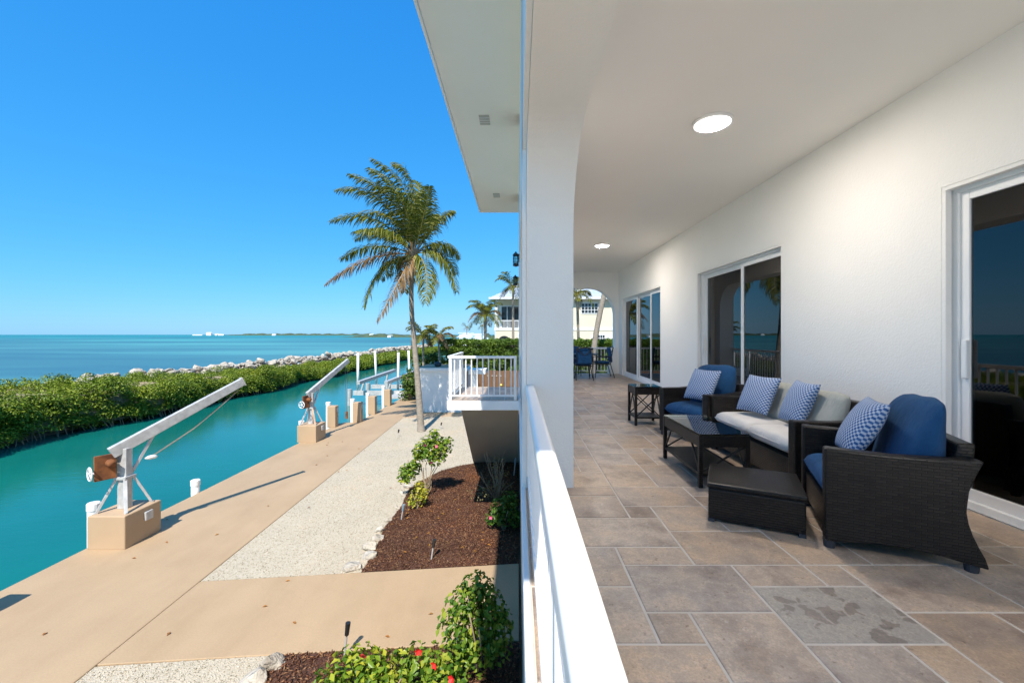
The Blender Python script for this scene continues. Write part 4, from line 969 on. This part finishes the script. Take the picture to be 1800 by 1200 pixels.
for i in range(6):
    a = i*1.05; MB().lathe([(.03, -.13), (.10, -.06), (.11, .02), (.05, .12)], tuple(Vector(C0)+Vector((.26*math.cos(a), .26*math.sin(a), -.22))), 10).build('coconut', 'rachis', crown, True)

def small_palm(label, x, y, zc, r0, nf, LF, brownfrac=.15, base=0, lean=(0, 0), nl=30, arch=.75, name='palm_tree'):
    t = thing(name, label, 'palm tree', (x, y, base)); h = zc-base
    trunk(t, [(0, 0, 0), (lean[0]*.4, lean[1]*.4, h*.5), (lean[0], lean[1], h)], r0, r0*.7)
    cr_ = bpy.data.objects.new('crown', None); COL.objects.link(cr_); cr_.parent = t
    c = np.array([lean[0], lean[1], h])
    for i in range(nf):
        a = i*2.39996+.4; e = math.sin(i*1.7)*.5+.5; L_ = LF*random.uniform(.8, 1.1); br = random.random() < brownfrac and e < .5
        up_ = (e*1.1-.15)*L_; hd = np.array([math.cos(a), math.sin(a), 0])
        frond(cr_, c, c + hd*L_*.45 + np.array([0, 0, .25*L_+up_*.6]), c + hd*L_*arch + np.array([0, 0, up_-.35*L_]), nl, LF*.30, br, (-.25, 0, 0), .55, .018, .05)
    return t
small_palm('short green palm just right of the tall coconut trunk beyond the white cabana', -6.2, 27.5, 4.1, .10, 15, 1.5)
small_palm('short palm with thin brown trunk behind the cabana', -4.75, 26.3, 4.0, .09, 15, 1.35, .2, lean=(-.25, 0))
small_palm('shaggy palm with drooping brown fronds beside the yellow house', -2.9, 37.5, 5.9, .19, 24, 2.2, .5, base=.0, nl=34)
small_palm('palm with crown above the yellow house roof', -.4, 36.5, 8.3, .15, 17, 2.0, .3, base=0)
small_palm('slim palm before the yellow house window', 4.2, 28.5, 6.9, .13, 15, 1.7, .2, lean=(-.15, 0))
lp = thing('leaning_palm', 'thick pale leaning palm trunk behind the end arch', 'palm tree', (4.35, 24.5, -.02))
trunk(lp, [(0, 0, 0), (.12, 0, 3.5), (.75, 0, 6.8), (1.5, 0, 9.6)], .17, .15)
cr_ = bpy.data.objects.new('crown', None); COL.objects.link(cr_); cr_.parent = lp
for i in range(14):
    a = i*2.4; hd = np.array([math.cos(a), math.sin(a), 0]); c = np.array([1.5, 0, 9.6]); e = random.uniform(-.2, .8)
    frond(cr_, c, c+hd*1.4+np.array([0, 0, 1.0+e]), c+hd*2.7+np.array([0, 0, -.6+e]), 28, .75, 0, (-.25, 0, 0), .6)

# ================================================================== BEYOND THE GARDEN
cb_ = thing('cabana', 'white flat roofed garden cabana with planter on top', 'cabana', (-5.45, 23.0, 0))
box('wall', 'stucco', cb_, 0, 2.55, 0, 2.6, -.05, 2.25); box('roof_slab', 'stucco', cb_, -.12, 2.68, -.12, 2.75, 2.252, 2.43, .015); box('roof_coating', 'tanblock', cb_, -.08, 2.64, -.08, 2.71, 2.43, 2.445)
MB().lathe([(.13, 2.446), (.20, 2.53), (.19, 2.66), (.10, 2.72)], (.95, .6, 0), 14).build('planter', 'rubber', cb_, True)
ct = thing('garden_counter', 'white outdoor counter with thick top and square leg by the fence', 'counter', (-2.75, 23.3, 0))
box('top', 'stucco', ct, 0, .95, 0, 1.3, 2.05, 2.30, .015); box('leg', 'stucco', ct, .12, .42, .1, 1.1, -.02, 2.05)
fe = thing('wooden_fence', 'brown wooden board fence in front of the clipped hedge', 'fence', (-4.4, 26.0, 0))
for i in range(44):
    o = box('board', 'brownwood', fe, -.066, .066, -.012, .012, .04, 2.03+random.uniform(-.015, .015)) if i == 0 else bpy.data.objects.new('board', fb)
    if i == 0: fb = o.data
    else: COL.objects.link(o); o.parent = fe
    o.location = (.07+i*.14, random.uniform(-.006, .006), random.uniform(-.012, .012))
for z in (.4, 1.6): box('rail', 'brownwood', fe, 0, 6.2, .014, .05, z, z+.09)
for i in range(5): MB().lathe([(.03, 0), (.04, .03), (.01, .05)], (2.55+i*.27, -.04, 1.68), 8).build('knob', 'pvc', fe)
gl_ = thing('brass_lamp', 'small brass globe lamp on a dark stem before the fence', 'lamp', (-1.0, 25.4, 0))
MB().tube([(0, 0, 0), (0, 0, 1.08)], .025, 8).build('stem', 'black', gl_); MB().lathe([(.03, 1.07), (.12, 1.12), (.14, 1.2), (.08, 1.27), (.02, 1.3)], n=14).build('globe', 'brass', gl_, True)
# clipped hedge and sea-grape bushes
def leafy_block(name, label, x0, x1, y0, y1, z0, z1, dens, L, mat, rough=.18, cat='hedge'):
    bl_ = []
    nx = int((x1-x0)/.42)
    for i in range(nx+1):
        for k_ in range(int((z1-z0)/.42)+1):
            bl_.append((x0+i*.42+random.uniform(-.1, .1), y0+.25+random.uniform(-rough, rough), z0+.2+k_*.42+random.uniform(-.08, .08), .3, .26, .28))
        for yy in np.arange(y0+.3, y1, .42): bl_.append((x0+i*.42, yy, z1-.14+random.uniform(-rough, rough)*.5, .3, .3, .22))
    V, T = blob_leaves(bl_, dens, L, .4, .4, -.8)
    t = thing(name, label, cat, (0, 0, 0)); npmesh('foliage', V, T, mat, t)
    MB().box(x0+.1, x1-.1, y0+.62, y1-.2, 0, z1-.35).build('branches', 'branch', t)
    return t
leafy_block('clipped_hedge', 'tall clipped green hedge between garden and yellow house', -4.7, 8.2, 26.6, 28.0, 1.4, 3.88, 190, .115, 'hedge')
def bush(label, x, y, w, d, h, n, dens=45, L=.16, mat='darkbush'):
    bl_ = []
    for i in range(n):
        a, r = random.uniform(0, 6.28), math.sqrt(random.random()); q = random.uniform(.18, .4)
        bl_.append((r*w/2*math.cos(a), r*d/2*math.sin(a), .3+random.random()*(h-.6)*(1-.45*r*r), q*1.2, q*1.2, q))
    return shrub('sea_grape_bush', label, x, y, 0, stemset(8, h*.7, w*.3), bl_, dens, L, mat, sr=.03)
bush('dark leafy bush at the dock end behind the tall palm trunk', -6.9, 28.4, 1.5, 1.6, 3.0, 42)
bush('dark leafy bush under the short palms behind the cabana', -5.6, 28.3, 2.0, 1.8, 3.5, 60)
bush('dark leafy bush low beside the white gate pillar', -7.0, 27.2, .9, 1.0, 2.0, 20)

# neighbouring house
nh = thing('yellow_house', 'pale yellow two storey house with metal roof beyond the hedge', 'house', (-2.4, 45.0, 0))
HW = 15.0
wm = MB(); wm.box(2.9, HW, 0, 9, -.1, 8.15); wm.box(0, 2.9, 1.6, 9, -.1, 8.15); wm.box(0, 2.9, 0, 1.6, -.1, 4.75)
wm.build('wall', 'yellow', nh)
MB().box(-.03, .22, -.03, .22, 4.75, 8.15).build('porch_column', 'shutter', nh); MB().box(-.12, HW, -.06, -.003, 4.72, 4.98).build('band', 'shutter', nh)
MB().box(0, 2.9, -.02, 1.6, 4.751, 4.80).build('porch_deck', 'shutter', nh)
r_ = MB().add([(-.6,-.6,8.15),(HW+.6,-.6,8.15),(HW+.6,9.6,8.15),(-.6,9.6,8.15),(4.0,4.5,10.9),(HW-4,4.5,10.9)], [(0,1,5,4),(1,2,5),(2,3,4,5),(3,0,4),(0,3,2,1)]).build('roof', 'roofmetal', nh)
for i in range(34):                                            # standing seams on the front slope
    xx = -.3+i*.46; tt = max(0, min(1, (xx+.6)/4.6, (HW+.6-xx)/4.6)); MB().beam((xx,-.6,8.18), (xx,-.6+5.1*tt,8.18+2.75*tt), .05, .05).build('seam', 'roofmetal', r_)
MB().box(-.66, HW+.66, -.68, -.6, 8.02, 8.22).build('gutter', 'shutter', nh)
def win(x0, x1, z0, z1, nx, nz, y=-.03):
    w = MB().box(x0-.07,x1+.07,y-.03,y+.02,z0-.08,z0).box(x0-.07,x1+.07,y-.03,y+.02,z1,z1+.08).box(x0-.07,x0,y-.03,y+.02,z0,z1).box(x1,x1+.07,y-.03,y+.02,z0,z1)
    for i in range(1, nx): w.box(x0+(x1-x0)*i/nx-.025, x0+(x1-x0)*i/nx+.025, y-.025, y+.015, z0, z1)
    for i in range(1, nz): w.box(x0, x1, y-.024, y+.014, z0+(z1-z0)*i/nz-.022, z0+(z1-z0)*i/nz+.022)
    o = w.build('window', 'shutter', nh)
    for i in range(nx):
        for j in range(nz): MB().box(x0+(x1-x0)*i/nx+.025, x0+(x1-x0)*(i+1)/nx-.025, y-.004, y+.004, z0+(z1-z0)*j/nz+.022, z0+(z1-z0)*(j+1)/nz-.022).build('pane', MT['darkpane'], o)
MT['darkpane'] = m_simple('dark_window_glass', (.02, .025, .03), .05)
win(9.25, 11.0, 6.55, 7.6, 5, 3); win(11.0, 11.75, 3.2, 4.2, 3, 3); win(2.5, 3.3, 3.1, 4.3, 2, 2)
for a, b in ((10.3, 10.9), (11.85, 12.5)): MB().box(a, b, -.06, -.015, 3.1, 4.25).build('shutter', 'shutter', nh)
wd = MB().box(.35, 2.6, 1.54, 1.59, 4.85, 7.5).build('window', 'shutter', nh)
for i in range(3): MB().box(.62+i*.66, 1.18+i*.66, 1.525, 1.545, 5.0, 7.35).build('pane', MT['darkpane'], wd)
nr = MB().box(.2, 2.9, .02, .08, 5.72, 5.80).box(.2, 2.9, .03, .07, 4.9, 4.95).build('balcony_rail', 'shutter', nh)
for i in range(20): MB().box(.3+i*.135, .335+i*.135, .035, .065, 4.95, 5.72).build('baluster', 'shutter', nr)
ar = MB().prism([(.95+.72*math.cos(a), 3.4+.72*math.sin(a)) for a in np.linspace(0, math.pi, 17)] + [(.23, 2.2), (1.67, 2.2)], -.012, .02, 'y').build('arched_opening', MT['darkpane'], nh)
MB().box(-.05, .0, -.08, -.03, 0, 8.0).build('downspout', 'shutter', nh)

# far shore, marina, distant town
def shore(name, label, x0, x1, y, h, n, depth=60):
    m = MB(); xs = np.linspace(x0, x1, n); vs = []
    for i, x in enumerate(xs):
        e = min(1, 6*min(i, n-1-i)/n); hh = W0-.3 + (h*(.65+.25*math.sin(i*.61)+.2*math.sin(i*1.73)+.25*random.random()))*max(.08, e)
        vs += [(x, y, W0-.5), (x, y+depth*.1, hh*.8), (x, y+depth*.4, hh), (x, y+depth, W0-.5)]
    m.add(vs, [(i*4+j, i*4+j+1, (i+1)*4+j+1, (i+1)*4+j) for i in range(n-1) for j in range(3)])
    return struct(m.build(name, 'seagreen'), label, 'shore')
shore('far_shore', 'thin dark wooded shore on the horizon', -1900, -600, 2600, 12, 160, 200)
shore('far_shore', 'wooded headland beyond the end of the breakwater', -330, -60, 760, 4.6, 110, 90)
shore('far_shore', 'wooded far bank behind the marina', -60, 60, 330, 6.0, 80, 60)
shore('far_shore', 'wooded bank right of the marina', -24, 90, 190, 5.6, 60, 30)
for i, (x, y, w, h) in enumerate(((-1915, 2600, 30, 16), (-1860, 2590, 18, 9), (-1835, 2590, 40, 7), (-1985, 2600, 60, 5), (-1500, 2580, 22, 8), (-900, 2580, 26, 8), (-640, 2570, 30, 9), (-230, 755, 6, 3.2))):
    t = thing('far_building', ['tallest white block on the distant horizon shore','small white building right beside the tallest distant block','wide low white building next to the tall distant block','long low white building at the seaward end of the distant shore','white building amid the thin wooded horizon shore','white building on the horizon shore toward the headland','white building at the landward end of the horizon shore','white boathouse on the wooded headland'][i], 'building', (x, y, W0), group='white buildings along the distant shore')
    MB().box(-w/2, w/2, -6, 6, -.5, h).build('wall', 'hullwhite', t); MB().prism([(-w/2-.5, h), (w/2+.5, h), (w*.3, h+h*.25), (-w*.3, h+h*.25)], -6.5, 6.5, 'y').build('roof', 'shutter', t)
for i, (x, y, s, lab) in enumerate(((-14.5,112,1.0,'white motor boat with navy cover in the marina'), (-11.5,118,1.2,'white motor boat with tall flybridge in the marina'), (-17.5,124,1.1,'low white motor boat moored furthest toward the sea'), (-9.0,108,.9,'small white boat moored closest to the yellow house'), (-19.5,150,1.3,'white cruiser moored against the far bank'))):
    t = thing('motor_boat', lab, 'boat', (x, y, W0), R(20*i), 'boats moored in the marina'); t.scale = (s, s, s)
    hl = MB(); secs = []
    for k_, (yy, w, zt) in enumerate(((-4, 1.3, 1.0), (-2, 1.45, 1.05), (1, 1.4, 1.2), (3, .9, 1.4), (4.4, .06, 1.6))): secs += [(-w, yy, zt), (-w*.75, yy, 0), (0, yy, -.4), (w*.75, yy, 0), (w, yy, zt)]
    hl.add(secs, [(i_*5+j, i_*5+j+1, i_*5+6+j, i_*5+5+j) for i_ in range(4) for j in range(4)] + [(0, 1, 2, 3, 4)] + [(i_*5, i_*5+4, i_*5+9, i_*5+5) for i_ in range(4)]); hl.build('hull', 'hullwhite', t)
    MB().prism([(-2, 1.1), (2, 1.2), (1.2, 2.3), (-1.8, 2.4)], -1.0, 1.0, 'x').build('cabin', 'hullwhite', t)
    if i == 0: MB().box(-1.2, 1.2, -3.9, -1.9, 1.1, 1.9).build('cover', 'navy', t, bevel=.1)
    if i in (1, 4): MB().box(-.9, .9, -1.6, .8, 2.45, 3.9).box(-1.1, 1.1, -1.9, 1.1, 4.3, 4.4).build('flybridge', 'hullwhite', t)
for i, (x, y, h_, w_) in enumerate(((-13, 128, 5, 8), (-21, 180, 5.5, 9), (-2.5, 120, 5, 7))):
    t = thing('marina_house', ['white marina house with pale teal roof behind the boats', 'white house across the marina basin', 'white house behind the shaggy palm'][i], 'house', (x, y, -.4))
    MB().box(-w_/2, w_/2, -3, 3, -.5, h_*.65).build('wall', 'hullwhite', t); MB().add([(-w_/2-.5,-3.6,h_*.65),(w_/2+.5,-3.6,h_*.65),(w_/2+.5,3.6,h_*.65),(-w_/2-.5,3.6,h_*.65),(-w_*.2,0,h_),(w_*.2,0,h_)], [(0,1,5,4),(1,2,5),(2,3,4,5),(3,0,4),(0,3,2,1)]).build('roof', m_simple('teal_roof', (.42, .55, .56)) if i == 0 else 'roofmetal', t)
for i, (x, y, z_) in enumerate(((-8.5, 100, 6.2), (-17, 140, 6.5))): small_palm(['tall far palm standing behind the marina boats', 'tall far palm on the marina bank'][i], x, y, z_, .18, 14, 2.6, .1, base=W0, nl=16, name='far_palm')
